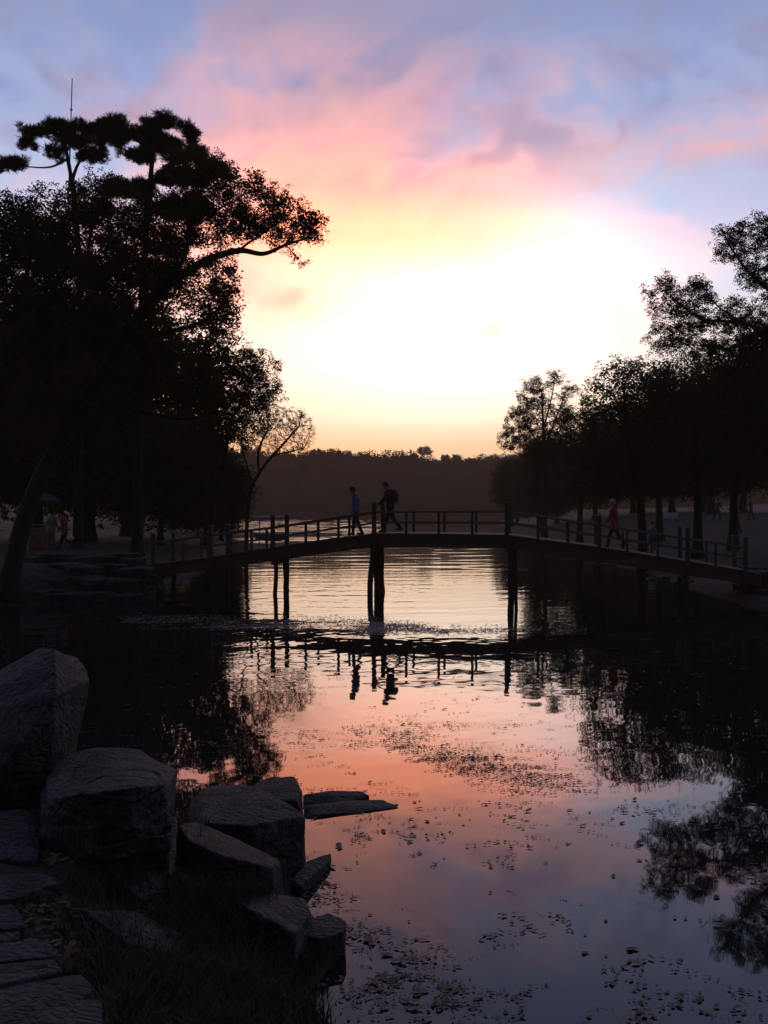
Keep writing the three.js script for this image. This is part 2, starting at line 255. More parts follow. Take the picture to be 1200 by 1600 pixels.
rockThing([...block([[334, 1389, 7.05], [420, 1399, 7.1], [476, 1405, 7.1], [486, 1428, 6.85], [462, 1462, 6.4], [400, 1428, 6.35]], -.1, 1.04)],
  { seed: 10, detail: 48, sharp: 86, rough: .04, strata: .02 }, ROCK[0], 'boulder', 'tilted grey boulder touching the small square rock at the water', 'rock');
rockThing(block([[458, 1444, 6.95], [512, 1428, 7.15], [541, 1438, 7.0], [541, 1456, 6.8], [500, 1468, 6.68], [458, 1461, 6.75]], -.2, 1.0),
  { seed: 11, detail: 44, sharp: 76, rough: .07, strata: .02 }, ROCK[2], 'small_rock', 'small squarish rock standing in the water at the end of the bank', 'rock');
rockThing(block([[505, 1336, 8.6], [518, 1333, 8.7], [516, 1345, 8.5], [470, 1385, 7.8], [452, 1375, 7.9], [480, 1345, 8.4]], -.2, 1.1),
  { seed: 12, detail: 30, sharp: 57, rough: .06, strata: .02 }, ROCK[1], 'small_rock', 'low wet rock at the waterline below the large flat-topped block', 'rock');
rockThing(block([[-40, 1268, 6.9], [40, 1262, 7.1], [66, 1290, 6.9], [58, 1345, 6.3], [-50, 1345, 6.2]], .45, 1.1),
  { seed: 13, detail: 40, sharp: 67, rough: .06, strata: .03 }, ROCK[1], 'boulder', 'dark squat boulder at the foot of the tall leaning boulder', 'rock');
{
  const flat = (ring, up, opts, mat, label) => { const pts = ring.map(([x, y]) => G(x, y)), t = pts.map((p) => V(p.x, p.y + up, p.z)); rockThing([...t, ...pts.map((p) => V(p.x, p.y - .18, p.z))], opts, mat, 'rock_slab', label, 'rock'); };
  flat([[128, 1442], [212, 1442], [292, 1484], [272, 1512], [196, 1494]], .07, { seed: 21, detail: 36, sharp: 96, rough: .03, strata: .01, chips: 3 }, ROCK[2], 'flat pale slab sunk in the ground in front of the boulders');
  flat([[178, 1380], [246, 1374], [258, 1402], [214, 1424]], .07, { seed: 22, detail: 30, sharp: 96, rough: .03, strata: .01, chips: 3 }, ROCK[2], 'small pale slab in the ground below the dark layered block');
}
// the flagstone path: irregular flags, each with its own edge
const path = new THREE.Group(); path.name = 'path'; path.userData.kind = 'structure'; scene.add(path);
{
  const r = rng(31);
  const flags = [
    [[-60, 1384], [60, 1380], [98, 1400], [40, 1412], [20, 1425], [-60, 1420]], [[-60, 1424], [18, 1429], [34, 1452], [38, 1468], [-60, 1470]], [[-60, 1474], [30, 1474], [26, 1487], [-60, 1490]],
    [[-60, 1494], [22, 1491], [76, 1494], [84, 1520], [-60, 1522]], [[-60, 1526], [84, 1525], [98, 1546], [30, 1548], [-60, 1560]], [[-60, 1566], [26, 1553], [136, 1549], [146, 1580], [120, 1588], [40, 1582], [-60, 1578]],
    [[-60, 1584], [40, 1588], [120, 1594], [158, 1600], [160, 1640], [-60, 1650]],
  ];
  for (const ring of flags) {
    const pts = ring.map(([x, y]) => G(x, y)), c = V(0, 0, 0); pts.forEach((p) => c.add(p)); c.divideScalar(pts.length);
    const up = .045 + r() * .02, t = pts.map((p) => V(p.x, p.y * .5 + c.y * .5 + up, p.z));
    part('flagstone', rockGeo([...t, ...t.map((p) => V(p.x, p.y - .16, p.z))], { seed: 40 + Math.floor(r() * 50), detail: 24, sharp: 110, rough: .02, strata: 0, chips: 2 }), ROCK[Math.floor(r() * 3)], path);
  }
}
// the stone ledge of the far cove, the stones below both bridge ends
{
  const r = rng(8);
  const ledge = (px, py, d, w, h, dp, mat, label, group, seed) => {
    const c = P(px, py, d), pts = [];
    for (let k = 0; k < 7; k++) { const a = k / 7 * 6.283 + r() * .5, q = .85 + r() * .3; pts.push(V(c.x + Math.cos(a) * w / 2 * q, c.y + (r() - .5) * .06, c.z + Math.sin(a) * dp / 2 * q), V(c.x + Math.cos(a) * w / 2 * q * 1.05, c.y - h, c.z + Math.sin(a) * dp / 2 * q * 1.05)); }
    rockThing(pts, { seed, detail: 18, sharp: 67, rough: .08, strata: .07, layer: .13, chips: 5 }, mat, 'ledge_stone', label, 'rock', group);
  };
  const L = 'grey ledge stone of the rocky bank under the big leaning tree', LG = 'ledge stones of the far cove';
  const spots = [[45, 868, 35.5, 1.5, .5], [80, 866, 36, 1.7, .5], [118, 864, 36.5, 1.4, .5], [150, 868, 36, 1.5, .55], [186, 866, 36.4, 1.6, .5], [215, 872, 35.8, 1.2, .6], [60, 884, 34.2, 1.6, .6], [100, 882, 34.4, 1.5, .6], [135, 884, 34, 1.6, .6], [172, 883, 34.4, 1.5, .6], [206, 886, 34.2, 1.3, .6], [228, 896, 34.6, 1.2, .7], [40, 900, 33.2, 1.5, .7], [80, 902, 33, 1.6, .7], [120, 902, 33.2, 1.5, .6], [160, 904, 33, 1.5, .6], [198, 906, 33.2, 1.4, .6], [225, 915, 33.6, 1.2, .6], [60, 922, 32.2, 1.4, .6], [105, 926, 32, 1.5, .5], [150, 925, 32.3, 1.3, .5], [190, 928, 32.4, 1.2, .5], [20, 914, 32.4, 1.6, .8], [-20, 905, 32, 1.8, .9], [10, 890, 33.5, 1.6, .7]];
  spots.forEach(([x, y, d, w, h], i) => ledge(x + (r() - .5) * 12, y + (r() - .5) * 4, d, w * (.8 + r() * .5), h, 1.1 + r() * .6, ROCK[i % 3], L, LG, 100 + i));
  const R = 'pale stone at the water under the low far end of the bridge', RG = 'stones under the low end of the bridge';
  [[1020, 904, 42, .7, .3], [1042, 900, 43, 1.1, .4], [1062, 908, 40, .8, .3], [1098, 906, 39, 1.2, .4], [1112, 914, 37.5, 1.4, .4], [1140, 920, 35.5, 1.2, .4], [1180, 885, 34, 1.1, .6], [1205, 892, 33, 1.5, .7], [1180, 915, 33, 1.3, .6], [1215, 920, 32, 1.5, .7], [1070, 925, 36.5, .8, .3]].forEach(([x, y, d, w, h], i) => ledge(x, y, d, w, h, .9 + r() * .4, ROCK[2 - i % 2 * 2], R, RG, 140 + i));
}

// ---------------------------------------------------------------- the footbridge
const BR = { k: -.158, d0: 34.2 }, BRn = V(.1561, 0, -.9877), BRu = V(.9877, 0, .1561), WIDTH = 1.8;
const brD = (px) => BR.d0 / (1 + .158 * (px - 600) / FOCAL);
const B = (px, py, back = 0) => { const d = brD(px), p = P(px, py, d); return p.addScaledVector(BRn, back); };
//               px   rail  deck  underside
const PROFILE = [[218, 851, 884, 905], [241, 847, 880.5, 901.5], [330, 834.5, 869.5, 890], [427, 822.5, 854.5, 876.5], [506, 810, 842.5, 865], [585, 798.5, 833, 855], [690, 798, 833.5, 856], [792, 798, 835, 857], [936, 819.5, 854, 878], [1074, 841, 876, 899.5], [1164, 854, 891, 912], [1190, 858, 896, 917]];
const prof = (px, i) => { for (let k = 1; k < PROFILE.length; k++) if (px <= PROFILE[k][0]) { const a = PROFILE[k - 1], b = PROFILE[k]; return mix(a[i], b[i], (px - a[0]) / (b[0] - a[0])); } return PROFILE[PROFILE.length - 1][i]; };
const bridgeDeckY = (px) => B(px, prof(px, 2)).y;
function beamGeo(a, b, w, h, bevel = .012) {              // a timber from a to b, w wide and h high
  const len = a.distanceTo(b), g = new RoundedBoxGeometry(len, h, w, 1, Math.min(bevel, w * .3, h * .3)), x = b.clone().sub(a).normalize(), z = Math.abs(x.y) > .95 ? BRn.clone() : x.clone().cross(V(0, 1, 0)).normalize(), y = z.clone().cross(x).normalize();
  z.copy(x.clone().cross(y));
  return g.applyMatrix4(new THREE.Matrix4().makeBasis(x, y, z).setPosition(a.clone().add(b).multiplyScalar(.5)));
}
function tubeGeo(points, radii, sides = 8) {               // a tapering round timber or limb through the points
  const pos = [], idx = [], uv = []; let up = V(.31, .2, .93), len = 0;
  for (let i = 0; i < points.length; i++) {
    const t = (points[i + 1] || points[i]).clone().sub(points[i - 1] || points[i]).normalize(), s = up.clone().cross(t); if (s.lengthSq() < 1e-6) s.set(1, 0, 0); s.normalize(); const q = t.clone().cross(s);
    if (i) len += points[i].distanceTo(points[i - 1]);
    for (let k = 0; k < sides; k++) { const a = k / sides * 6.2832, c = Math.cos(a) * radii[i], d = Math.sin(a) * radii[i]; pos.push(points[i].x + s.x * c + q.x * d, points[i].y + s.y * c + q.y * d, points[i].z + s.z * c + q.z * d); uv.push(k / sides * 2, len * .6); }
  }
  for (let i = 0; i < points.length - 1; i++) for (let k = 0; k < sides; k++) { const a = i * sides + k, b = i * sides + (k + 1) % sides, c = a + sides, d = b + sides; idx.push(a, b, c, b, d, c); }
  for (const [i, f] of [[0, 0], [points.length - 1, 1]]) { const o = pos.length / 3; pos.push(points[i].x, points[i].y, points[i].z); uv.push(0, 0); for (let k = 0; k < sides; k++) { const a = i * sides + k, b = i * sides + (k + 1) % sides; f ? idx.push(a, b, o) : idx.push(b, a, o); } }
  return geoOf(pos, idx, { uv });
}
const bridge = thing('footbridge', V(0, 0, 0), 'long wooden footbridge with railings, humped over the narrow part of the lake', 'footbridge');
{
  const r = rng(4), postWood = wood(.045, .048, .04), railWood = wood(.13, .085, .065), beamWood = wood(.085, .05, .04), deckWood = wood(.14, .105, .085), log = std(.055, .042, .036, .9, { bumpMap: barkBump, bumpScale: .03 });
  const girder = (back, thick) => {
    const top = PROFILE.map((q) => B(q[0], q[2], back)), low = PROFILE.map((q) => B(q[0], q[3], back)), pos = [], idx = [], uv = [], n = PROFILE.length;
    for (const s of [0, 1]) for (let i = 0; i < n; i++) for (const p of [top[i], low[i]]) { const q = p.clone().addScaledVector(BRn, s * thick); if (p === top[i]) q.y -= .055; pos.push(q.x, q.y, q.z); uv.push(q.x * .8, q.y * 3); }
    const F = (s, i, l) => s * n * 2 + i * 2 + l;
    for (let i = 0; i < n - 1; i++) { idx.push(F(0, i, 0), F(0, i, 1), F(0, i + 1, 0), F(0, i, 1), F(0, i + 1, 1), F(0, i + 1, 0), F(1, i, 0), F(1, i + 1, 0), F(1, i, 1), F(1, i, 1), F(1, i + 1, 0), F(1, i + 1, 1), F(0, i, 0), F(0, i + 1, 0), F(1, i, 0), F(1, i, 0), F(0, i + 1, 0), F(1, i + 1, 0), F(0, i, 1), F(1, i, 1), F(0, i + 1, 1), F(1, i, 1), F(1, i + 1, 1), F(0, i + 1, 1)); }
    for (const i of [0, n - 1]) idx.push(F(0, i, 0), F(1, i, 0), F(0, i, 1), F(1, i, 0), F(1, i, 1), F(0, i, 1));
    const g = geoOf(pos, idx, { uv }).toNonIndexed(); g.computeVertexNormals(); return g;
  };
  part('girder', girder(.03, .13), beamWood, bridge); part('girder', girder(WIDTH - .16, .13), beamWood, bridge); part('girder', girder(WIDTH / 2 - .07, .13), beamWood, bridge);
  const boards = [];
  for (let px = 219; px < 1189;) { const a = B(px, prof(px, 2)), q = px + .17 / brD(px) * FOCAL, b = B(q, prof(q, 2)); a.y -= .025 + r() * .006; b.y -= .025 + r() * .006; const h = BRn.clone().multiplyScalar(WIDTH / 2 + (r() - .5) * .03); boards.push(beamGeo(a.add(h), b.add(h), WIDTH + .06, .05, .006)); px = q + .012 / brD(px) * FOCAL; }
  part('deck', mergeGeometries(boards), deckWood, bridge);
  const POSTS = [241, 330, 427, 585, 792, 936, 1074, 1164], PTOP = [834.5, 821.5, 805.5, 785.5, 785.5, 806, 825.5, 840], BAL = [[287], [362, 394], [479, 530], [636, 687, 739], [841, 888], [980, 1028], [1118]];
  for (const back of [-.06, WIDTH + .06]) {
    POSTS.forEach((px, i) => {
      const foot = B(px, prof(px, 3) - 3, back), top = B(px, PTOP[i], back); const p = part('post', beamGeo(foot, top, .14, .14, .02), postWood, bridge);
      const cap = beamGeo(top.clone().add(V(0, -.002, 0)), top.clone().add(V(0, .03, 0)), .17, .17, .012); part('post_cap', cap, wood(.16, .15, .14), p);
      const inner = back < 0 ? .08 : -.08;
      if (i < POSTS.length - 1) {
        const q = POSTS[i + 1], a = B(px, prof(px, 1), back), b = B(q, prof(q, 1), back); a.y -= .03; b.y -= .03;
        part('handrail', beamGeo(a, b, .1, .06), railWood, bridge);
        const m = (x) => { const p1 = B(x, prof(x, 1) * .5 + prof(x, 2) * .5, back); p1.y -= .02; return p1; }; part('lower_rail', beamGeo(m(px), m(q), .06, .055), railWood, bridge);
        for (const x of BAL[i]) { const lo = B(x, prof(x, 2) + 5, back), t = clamp((x - px) / (q - px)), hi = a.clone().lerp(b, t); hi.y -= .028; lo.x = hi.x; lo.z = hi.z; part('baluster', beamGeo(lo, hi, .085, .085), postWood, bridge); }
      }
    });
  }
  // rough log piles
  const pile = (px, back, dx, dz, rad, lean = 0) => {
    const top = B(px, prof(px, 3), back).add(V(dx, .12, dz)), foot = V(top.x + lean, Math.max(H(top.x, top.z), -1.2) - .1, top.z), pts = [], rr = [];
    for (let k = 0; k <= 9; k++) { const t = k / 9, p = top.clone().lerp(foot, t); p.x += .035 * noise(t * 3 + px, back * 5) * Math.sin(t * 3.14) * 2; p.z += .05 * noise(t * 3, px * .7); pts.push(p); rr.push(rad * (.92 + .16 * t + .14 * noise(t * 5, px * 1.3, back))); }
    part('pile', tubeGeo(pts, rr, 10), log, bridge);
  };
  pile(241, .1, 0, 0, .09); pile(330, .1, 0, 0, .1); pile(427, .1, .06, 0, .075, -.1); pile(427, .9, .14, 0, .055, .02); pile(585, .1, -.07, 0, .10, -.10); pile(585, .45, .0, 0, .10, -.02); pile(585, .9, .06, 0, .09, .05); pile(792, .1, .12, 0, .09); pile(792, .2, .27, .05, .06, .05); pile(936, .1, .04, 0, .09); pile(1074, .1, -.05, 0, .09); pile(1164, .1, -.05, 0, .1);
  pile(241, 1.7, .1, 0, .09); pile(330, 1.7, .02, 0, .09); pile(427, 1.7, .02, 0, .1, .01); pile(585, 1.7, -.05, 0, .1, .07); pile(792, 1.7, .1, 0, .085); pile(936, 1.7, .1, 0, .09); pile(1074, 1.7, 0, 0, .09); pile(1164, 1.7, 0, 0, .09);
  for (const px of [241, 330, 427, 585, 792, 936, 1074, 1164]) { const a = B(px, prof(px, 3), -.02), b = B(px, prof(px, 3), WIDTH + .02); a.y -= .06; b.y -= .06; part('cross_beam', beamGeo(a, b, .14, .14), beamWood, bridge); }
}

// ---------------------------------------------------------------- trees
// Boughs grow from the drawn trunk and limbs toward points scattered through the crown; leaves sit on the thin twigs.
function leafSpray(kind, seed) {
  const r = rng(seed), pos = [], idx = [];
  const leaf = (p, dir, len, wid, nrm) => {
    const s = dir.clone().cross(nrm).normalize().multiplyScalar(wid / 2), up = nrm.clone().multiplyScalar(wid * .25), o = pos.length / 3, m = p.clone().addScaledVector(dir, len * .45), t = p.clone().addScaledVector(dir, len);
    for (const q of [p, m.clone().add(s).add(up), t, m.clone().sub(s).add(up)]) pos.push(q.x, q.y, q.z);
    idx.push(o, o + 1, o + 2, o, o + 2, o + 3);
  };
  const rd = () => { const z = r() * 2 - 1, a = r() * 6.2832, q = Math.sqrt(1 - z * z); return V(q * Math.cos(a), z, q * Math.sin(a)); };
  if (kind === 'pine') for (let i = 0; i < 44; i++) { const d = rd(); d.y = Math.abs(d.y) * .9 + .1; d.normalize(); leaf(rd().multiplyScalar(.05), d, .12 + r() * .09, .016, rd()); }
  else {
    const [n, R, len, wid, droop] = { broad: [15, .17, .085, .05, .25], willow: [18, .2, .11, .022, .75], mass: [13, .4, .17, .1, .35], far: [10, .62, .45, .32, .3] }[kind];
    for (let i = 0; i < n; i++) { const p = rd().multiplyScalar(R * Math.cbrt(r())); const d = rd(); d.y = d.y * .6 - droop; d.normalize(); leaf(p, d, len * (.7 + .6 * r()), wid * (.8 + .4 * r()), rd()); }
  }
  const g = new THREE.BufferGeometry(); g.setAttribute('position', new THREE.Float32BufferAttribute(pos, 3)); g.setIndex(idx); g.computeVertexNormals(); return g;
}
const SPRAY = { pine: leafSpray('pine', 1), broad: leafSpray('broad', 2), willow: leafSpray('willow', 3), mass: leafSpray('mass', 4), far: leafSpray('far', 5) };
const LEAVES = { pine: LEAF(.022, .034, .020, 0), broad: LEAF(.055, .050, .022), willow: LEAF(.060, .062, .026), mass: LEAF(.052, .05, .024), far: LEAF(.055, .05, .026, .2), rust: LEAF(.085, .048, .022, .4) };
const MB = [];
function growTree(spec) {
  const { name, label, group, d, seed = 1, skel, blobs, step = .4, att = 1500, kill = 1.0, spray = 'broad', leaves = LEAVES[spec.leafMat || spec.spray || 'broad'], per = 1, thin = .03, gap = -.12, scale = 1, tip = .006, at, droop = 0 } = spec;
  const r = rng(seed * 97 + 5), px = (q) => P(q[0], q[1], d + (q[2] || 0));
  const base0 = skel[0].pts[0], b = at || px(base0); const root = V(b.x, H(b.x, b.z) - .15, b.z);
  const N = [];                                           // nodes: position, parent, least radius
  const addPath = (pts, r0, r1, from) => {
    let prev = from; const curve = new THREE.CatmullRomCurve3(pts, false, 'centripetal'), L = curve.getLength(), n = Math.max(2, Math.round(L / step));
    for (let i = from < 0 ? 0 : 1; i <= n; i++) { const p = curve.getPoint(i / n); N.push({ p, par: prev, least: mix(r0, r1, Math.pow(i / n, .6)), main: true, kids: 0 }); prev = N.length - 1; }
  };
  skel.forEach((s, k) => {
    const pts = s.pts.map(px); if (k === 0) { pts[0].copy(root); } 
    if (k === 0) return addPath(pts, s.r0, s.r1, -1);
    let best = 0, bd = 1e9; N.forEach((n, i) => { const q = n.p.distanceToSquared(pts[0]); if (q < bd) { bd = q; best = i; } });
    pts[0].copy(N[best].p); addPath(pts, s.r0, s.r1, best);
  });
  const A = []; let wsum = 0; const bl = blobs.map((q) => { const [x, y, rx, ry, dd = 0, rz, dens = 1] = q, c = P(x, y, d + dd), m = (d + dd) / FOCAL; const o = { c, rx: rx * m, ry: ry * m, rz: rz || rx * m * .8, w: rx * ry * dens }; wsum += o.w; return o; });
  for (const o of bl) { let n = Math.round(att * o.w / wsum); for (let t = 0; n > 0 && t < 40000; t++) { const v = V(r() * 2 - 1, r() * 2 - 1, r() * 2 - 1), l = v.length(); if (l > 1) continue; const p = V(o.c.x + v.x * o.rx, o.c.y + v.y * o.ry, o.c.z + v.z * o.rz); if (p.y < root.y + .3) { n--; continue; } const s = .55 / Math.max(.6, o.ry * .6); if (noise(p.x * s * 1.3 + seed * 9, p.y * s * 1.7, p.z * s) < gap) continue; A.push({ p, near: -1, nd: 1e9 }); n--; } }
  const see = (from) => { for (const a of A) if (!a.dead) for (let i = from; i < N.length; i++) { const q = a.p.distanceToSquared(N[i].p); if (q < a.nd) { a.nd = q; a.near = i; } } };
  see(0); const K = kill * step * kill * step;
  for (let it = 0; it < 70; it++) {
    const pull = new Map(); let live = 0;
    for (const a of A) { if (a.dead) continue; if (a.nd < K) { a.dead = true; continue; } live++; let v = pull.get(a.near); if (!v) pull.set(a.near, v = { s: V(0, 0, 0), l: [] }); v.s.add(a.p.clone().sub(N[a.near].p).normalize()); v.l.push(a); }
    if (!live) break;
    const from = N.length;
    for (const [i, { s, l }] of pull) { const n = N[i]; n.tries = (n.tries || 0) + 1; if (n.tries > 14) { for (const a of l) a.dead = true; continue; } const v = n.tries > 2 || s.length() < .25 * l.length ? l[Math.floor(r() * l.length)].p.clone().sub(n.p) : s; v.normalize().add(V((r() - .5) * .5, (r() - .5) * .5 - droop, (r() - .5) * .5)).normalize(); N.push({ p: n.p.clone().addScaledVector(v, step * (.8 + .4 * r())), par: i, least: 0, kids: 0 }); }
    see(from);
  }
  // radii by the pipe rule
  for (const n of N) n.s = 0;
  const kids = N.map(() => []); N.forEach((n, i) => { if (n.par >= 0) kids[n.par].push(i); });
  for (let i = N.length - 1; i >= 0; i--) { const n = N[i]; n.r = Math.max(n.least, kids[i].length ? Math.pow(n.s, 1 / 2.35) : tip); if (n.par >= 0) N[n.par].s += Math.pow(n.r, 2.35); }
  if (globalThis.DBG) console.log(name, 'nodes', N.length, 'tips', kids.filter((k) => !k.length).length, 'live', A.filter((a) => !a.dead).length);
  const trunkG = [], branchG = [];
  const chain = (i0, first) => {
    const pts = [], rr = []; if (N[i0].par >= 0) { const q = N[N[i0].par]; pts.push(q.p); rr.push(Math.min(q.r, N[i0].r * 1.15)); }
    let i = i0; for (;;) { pts.push(N[i].p); rr.push(N[i].r); if (!kids[i].length) break; let best = kids[i][0]; for (const k of kids[i]) { if (N[k].main && !N[best].main || (!!N[k].main === !!N[best].main && N[k].r > N[best].r)) best = k; } for (const k of kids[i]) if (k !== best) stack.push(k); i = best; }
    const R = rr[Math.min(1, rr.length - 1)]; if (pts.length < 2) return;
    if (first) { rr[0] *= 1.45; rr[1] *= 1.12; }
    const g = tubeGeo(pts.map((p) => p.clone().sub(root)), rr, R > .12 ? 9 : R > .03 ? 5 : 3); (N[i0].main ? trunkG : branchG).push(g);
  };
  const stack = [0]; let f = true; while (stack.length) { chain(stack.pop(), f); f = false; }
  const o = thing(name, root, label, 'tree', group);
  part('trunk', mergeGeometries(trunkG), BARK, o);
  if (branchG.length) part('branches', mergeGeometries(branchG), BARK, o);
  const mats = [], cols = [], M = new THREE.Matrix4(), Q = new THREE.Quaternion(), E = new THREE.Euler();
  for (let i = 0; i < N.length; i++) { const n = N[i]; if (n.r > thin || n.main && n.least > .02) continue; let k = per; while (k > 0) { if (k < 1 && r() > k) break; k--; const a = N[n.par] || n, t = r(), p = n.p.clone().lerp(a.p, t).add(V((r() - .5) * step * 1.5, (r() - .5) * step * 1.3, (r() - .5) * step * 1.5)).sub(root); Q.setFromEuler(spray === 'pine' ? E.set((r() - .5) * .9, r() * 6.28, (r() - .5) * .9) : E.set((r() - .5) * 1.1, r() * 6.28, (r() - .5) * 1.1)); const s = scale * (.55 + .95 * r() * r() + .15 * r()); mats.push(M.compose(p, Q, V(s, s, s)).clone()); const c = .75 + .5 * r(), w = r(); cols.push([c * (1 + .25 * w), c, c * (1 - .2 * w)]); } }
  if (globalThis.DBG) console.log('   sprays', mats.length);
  if (mats.length) { const im = lit(new THREE.InstancedMesh(SPRAY[spray], leaves, mats.length)); im.name = 'crown'; im.userData.kind = 'stuff'; const c = new THREE.Color(); mats.forEach((m, i) => { im.setMatrixAt(i, m); im.setColorAt(i, c.setRGB(...cols[i])); }); o.add(im); }
  return o;
}
function copyTree(src, x, z, turn, s, label, group) { const o = src.clone(); o.name = numbered(src.name); o.position.set(x, H(x, z) - .15, z); o.rotation.y = turn; o.scale.setScalar(s); tag(o, label, 'tree', group); if (!group) delete o.userData.group; scene.add(o); return o; }

// -- near shore of the cove: the leaning tree and what stands round it
growTree({ name: 'leaning_tree', label: 'big dark leaning tree whose long bough reaches out over the water toward the glow', d: 31, seed: 3, step: .27, att: 11000, spray: 'broad', per: 5.6, gap: -.1, scale: 1.0,
  skel: [{ pts: [[8, 885], [42, 800, .4], [88, 700, 1], [150, 605, 1], [215, 500, .5], [268, 442, .2], [322, 408, 0], [375, 392, 0], [412, 397, 0], [447, 383, 0], [482, 372, .2]], r0: .34, r1: .03 },
    { pts: [[110, 668], [60, 560, -1], [40, 450, -2], [60, 360, -2]], r0: .17, r1: .04 }, { pts: [[160, 590], [150, 480, 2], [140, 380, 3], [160, 310, 3]], r0: .16, r1: .04 }, { pts: [[235, 475], [290, 400, 1.5], [300, 330, 2], [330, 275, 2]], r0: .13, r1: .03 },
    { pts: [[190, 540], [260, 520, -1.5], [320, 500, -2], [355, 470, -2]], r0: .11, r1: .03 }, { pts: [[120, 650], [200, 640, 1], [290, 655, 1.5], [350, 640, 2]], r0: .10, r1: .025 }, { pts: [[448, 383], [462, 400, .2], [478, 418, .3]], r0: .03, r1: .008 }, { pts: [[375, 392], [410, 365, .3], [440, 345, .4]], r0: .05, r1: .015 }],
  blobs: [[455, 345, 55, 26, 0], [485, 365, 26, 20, 0], [395, 325, 55, 36, .5], [335, 315, 60, 60, 1.2], [320, 270, 40, 35, 2], [330, 430, 40, 38, -1], [330, 490, 48, 42, -1.8], [270, 350, 60, 60, 1], [210, 400, 80, 70, 0], [130, 370, 90, 75, 1], [50, 400, 80, 100, -1], [100, 480, 110, 70, 0], [40, 540, 70, 60, -1], [200, 520, 70, 50, 1], [150, 620, 80, 45, 1.5], [280, 590, 65, 60, 1.5], [60, 640, 60, 40, 0], [330, 620, 35, 30, 2], [345, 545, 26, 40, -1], [375, 295, 45, 25, 1], [345, 265, 30, 22, 2], [425, 320, 50, 22, .4], [345, 455, 30, 34, -1.4], [350, 510, 26, 34, -1.6], [300, 300, 40, 40, 2], [250, 460, 60, 40, .5], [180, 330, 60, 40, 1.5], [60, 320, 55, 28, -.5], [-10, 330, 40, 40, -.5], [160, 295, 50, 22, 1], [300, 255, 45, 30, 2.5], [355, 345, 40, 35, .5], [345, 480, 34, 60, -1.7], [240, 580, 60, 50, .5], [430, 358, 50, 16, .1], [395, 350, 40, 20, .3]] });
const PINE = { name: 'pine_tree', spray: 'pine', step: .2, att: 3000, per: 4.5, gap: -.08, thin: .035, scale: 1.3, kill: .95, group: 'pines behind the leaning tree' };
growTree({ ...PINE, label: 'tall pine with flat dark pads, nearer the glow than its twin behind the leaning tree', d: 43, seed: 5,
  skel: [{ pts: [[214, 855], [216, 640], [222, 480], [234, 300], [243, 215], [246, 192]], r0: .28, r1: .05 }, { pts: [[236, 290], [270, 255, 1], [300, 240, 1]], r0: .07, r1: .03 }, { pts: [[240, 240], [205, 215, -1], [180, 210, -1]], r0: .06, r1: .02 }, { pts: [[232, 330], [290, 310, -.5], [330, 275, 0]], r0: .08, r1: .02 }],
blobs: [[246, 192, 30, 9, 0], [283, 203, 24, 7, .5], [303, 212, 14, 5, .5], [222, 205, 22, 9, -.6], [262, 226, 44, 8, 1], [300, 243, 30, 8, .6], [328, 262, 26, 9, .3], [282, 278, 46, 10, .5], [212, 242, 30, 9, 0], [200, 296, 40, 12, 0], [285, 330, 46, 14, 0]] });
growTree({ ...PINE, label: 'tall pine with flat dark pads, farther from the glow, below the radio mast', d: 46, seed: 6,
  skel: [{ pts: [[122, 850], [124, 640], [126, 470], [118, 320], [108, 255], [98, 205]], r0: .27, r1: .05 }, { pts: [[113, 285], [128, 250, 1], [160, 222, 1], [185, 205, .6]], r0: .1, r1: .03 }, { pts: [[106, 250], [80, 262, -.6], [50, 262, -1], [22, 256, -1]], r0: .07, r1: .02 }, { pts: [[100, 225], [75, 205, 0], [60, 200, 0]], r0: .05, r1: .02 }],
blobs: [[100, 200, 28, 8, 0], [60, 206, 26, 7, .4], [48, 230, 20, 7, 0], [140, 202, 32, 8, .6], [180, 197, 22, 9, .4], [184, 218, 30, 8, .5], [128, 226, 30, 6, 1], [88, 240, 18, 6, 0], [20, 257, 26, 9, -.6], [-15, 268, 24, 10, -.6], [150, 246, 30, 7, 1]] });
growTree({ name: 'shore_tree', label: 'leafy small tree leaning over the near end of the bridge', d: 44, seed: 7, step: .28, att: 4600, per: 4.8, gap: -.14, spray: 'broad',
  skel: [{ pts: [[325, 850], [335, 780], [350, 720], [362, 660], [385, 610], [400, 570]], r0: .17, r1: .03 }, { pts: [[352, 715], [330, 660, -.6], [320, 610, -1]], r0: .09, r1: .02 }, { pts: [[362, 668], [395, 640, .6], [420, 620, 1]], r0: .06, r1: .015 }, { pts: [[344, 745], [370, 715, .5], [392, 690, .5]], r0: .06, r1: .015 }],
  blobs: [[408, 582, 36, 34, 0], [385, 552, 30, 18, 0], [418, 610, 26, 30, .4], [360, 575, 30, 30, -.4], [400, 660, 26, 26, .2], [372, 610, 48, 40, 0], [405, 625, 30, 26, .6], [340, 630, 40, 40, -.5], [350, 680, 40, 26, 0], [385, 668, 22, 20, .4], [310, 700, 45, 40, -.6]] });
growTree({ name: 'bare_tree', label: 'thin half-bare tree with fine spreading twigs above the moored boat', d: 56, seed: 9, step: .17, att: 5200, per: .75, gap: -.5, spray: 'broad', scale: .7, kill: 1.0, thin: .015, tip: .007, leafMat: 'rust',
  skel: [{ pts: [[383, 800], [392, 765], [408, 735], [428, 712], [452, 706], [475, 700]], r0: .14, r1: .012 }, { pts: [[405, 738], [404, 705, .4], [418, 672, .5]], r0: .06, r1: .012 }, { pts: [[396, 755], [382, 715, -.4], [376, 680, -.6]], r0: .06, r1: .012 }, { pts: [[420, 718], [446, 690, .3], [468, 665, .4]], r0: .05, r1: .01 }],
  blobs: [[445, 658, 40, 26, 0], [468, 672, 28, 28, 0], [415, 652, 36, 28, .3], [385, 672, 30, 30, -.3], [465, 695, 26, 12, .3], [425, 690, 30, 18, .3]] });
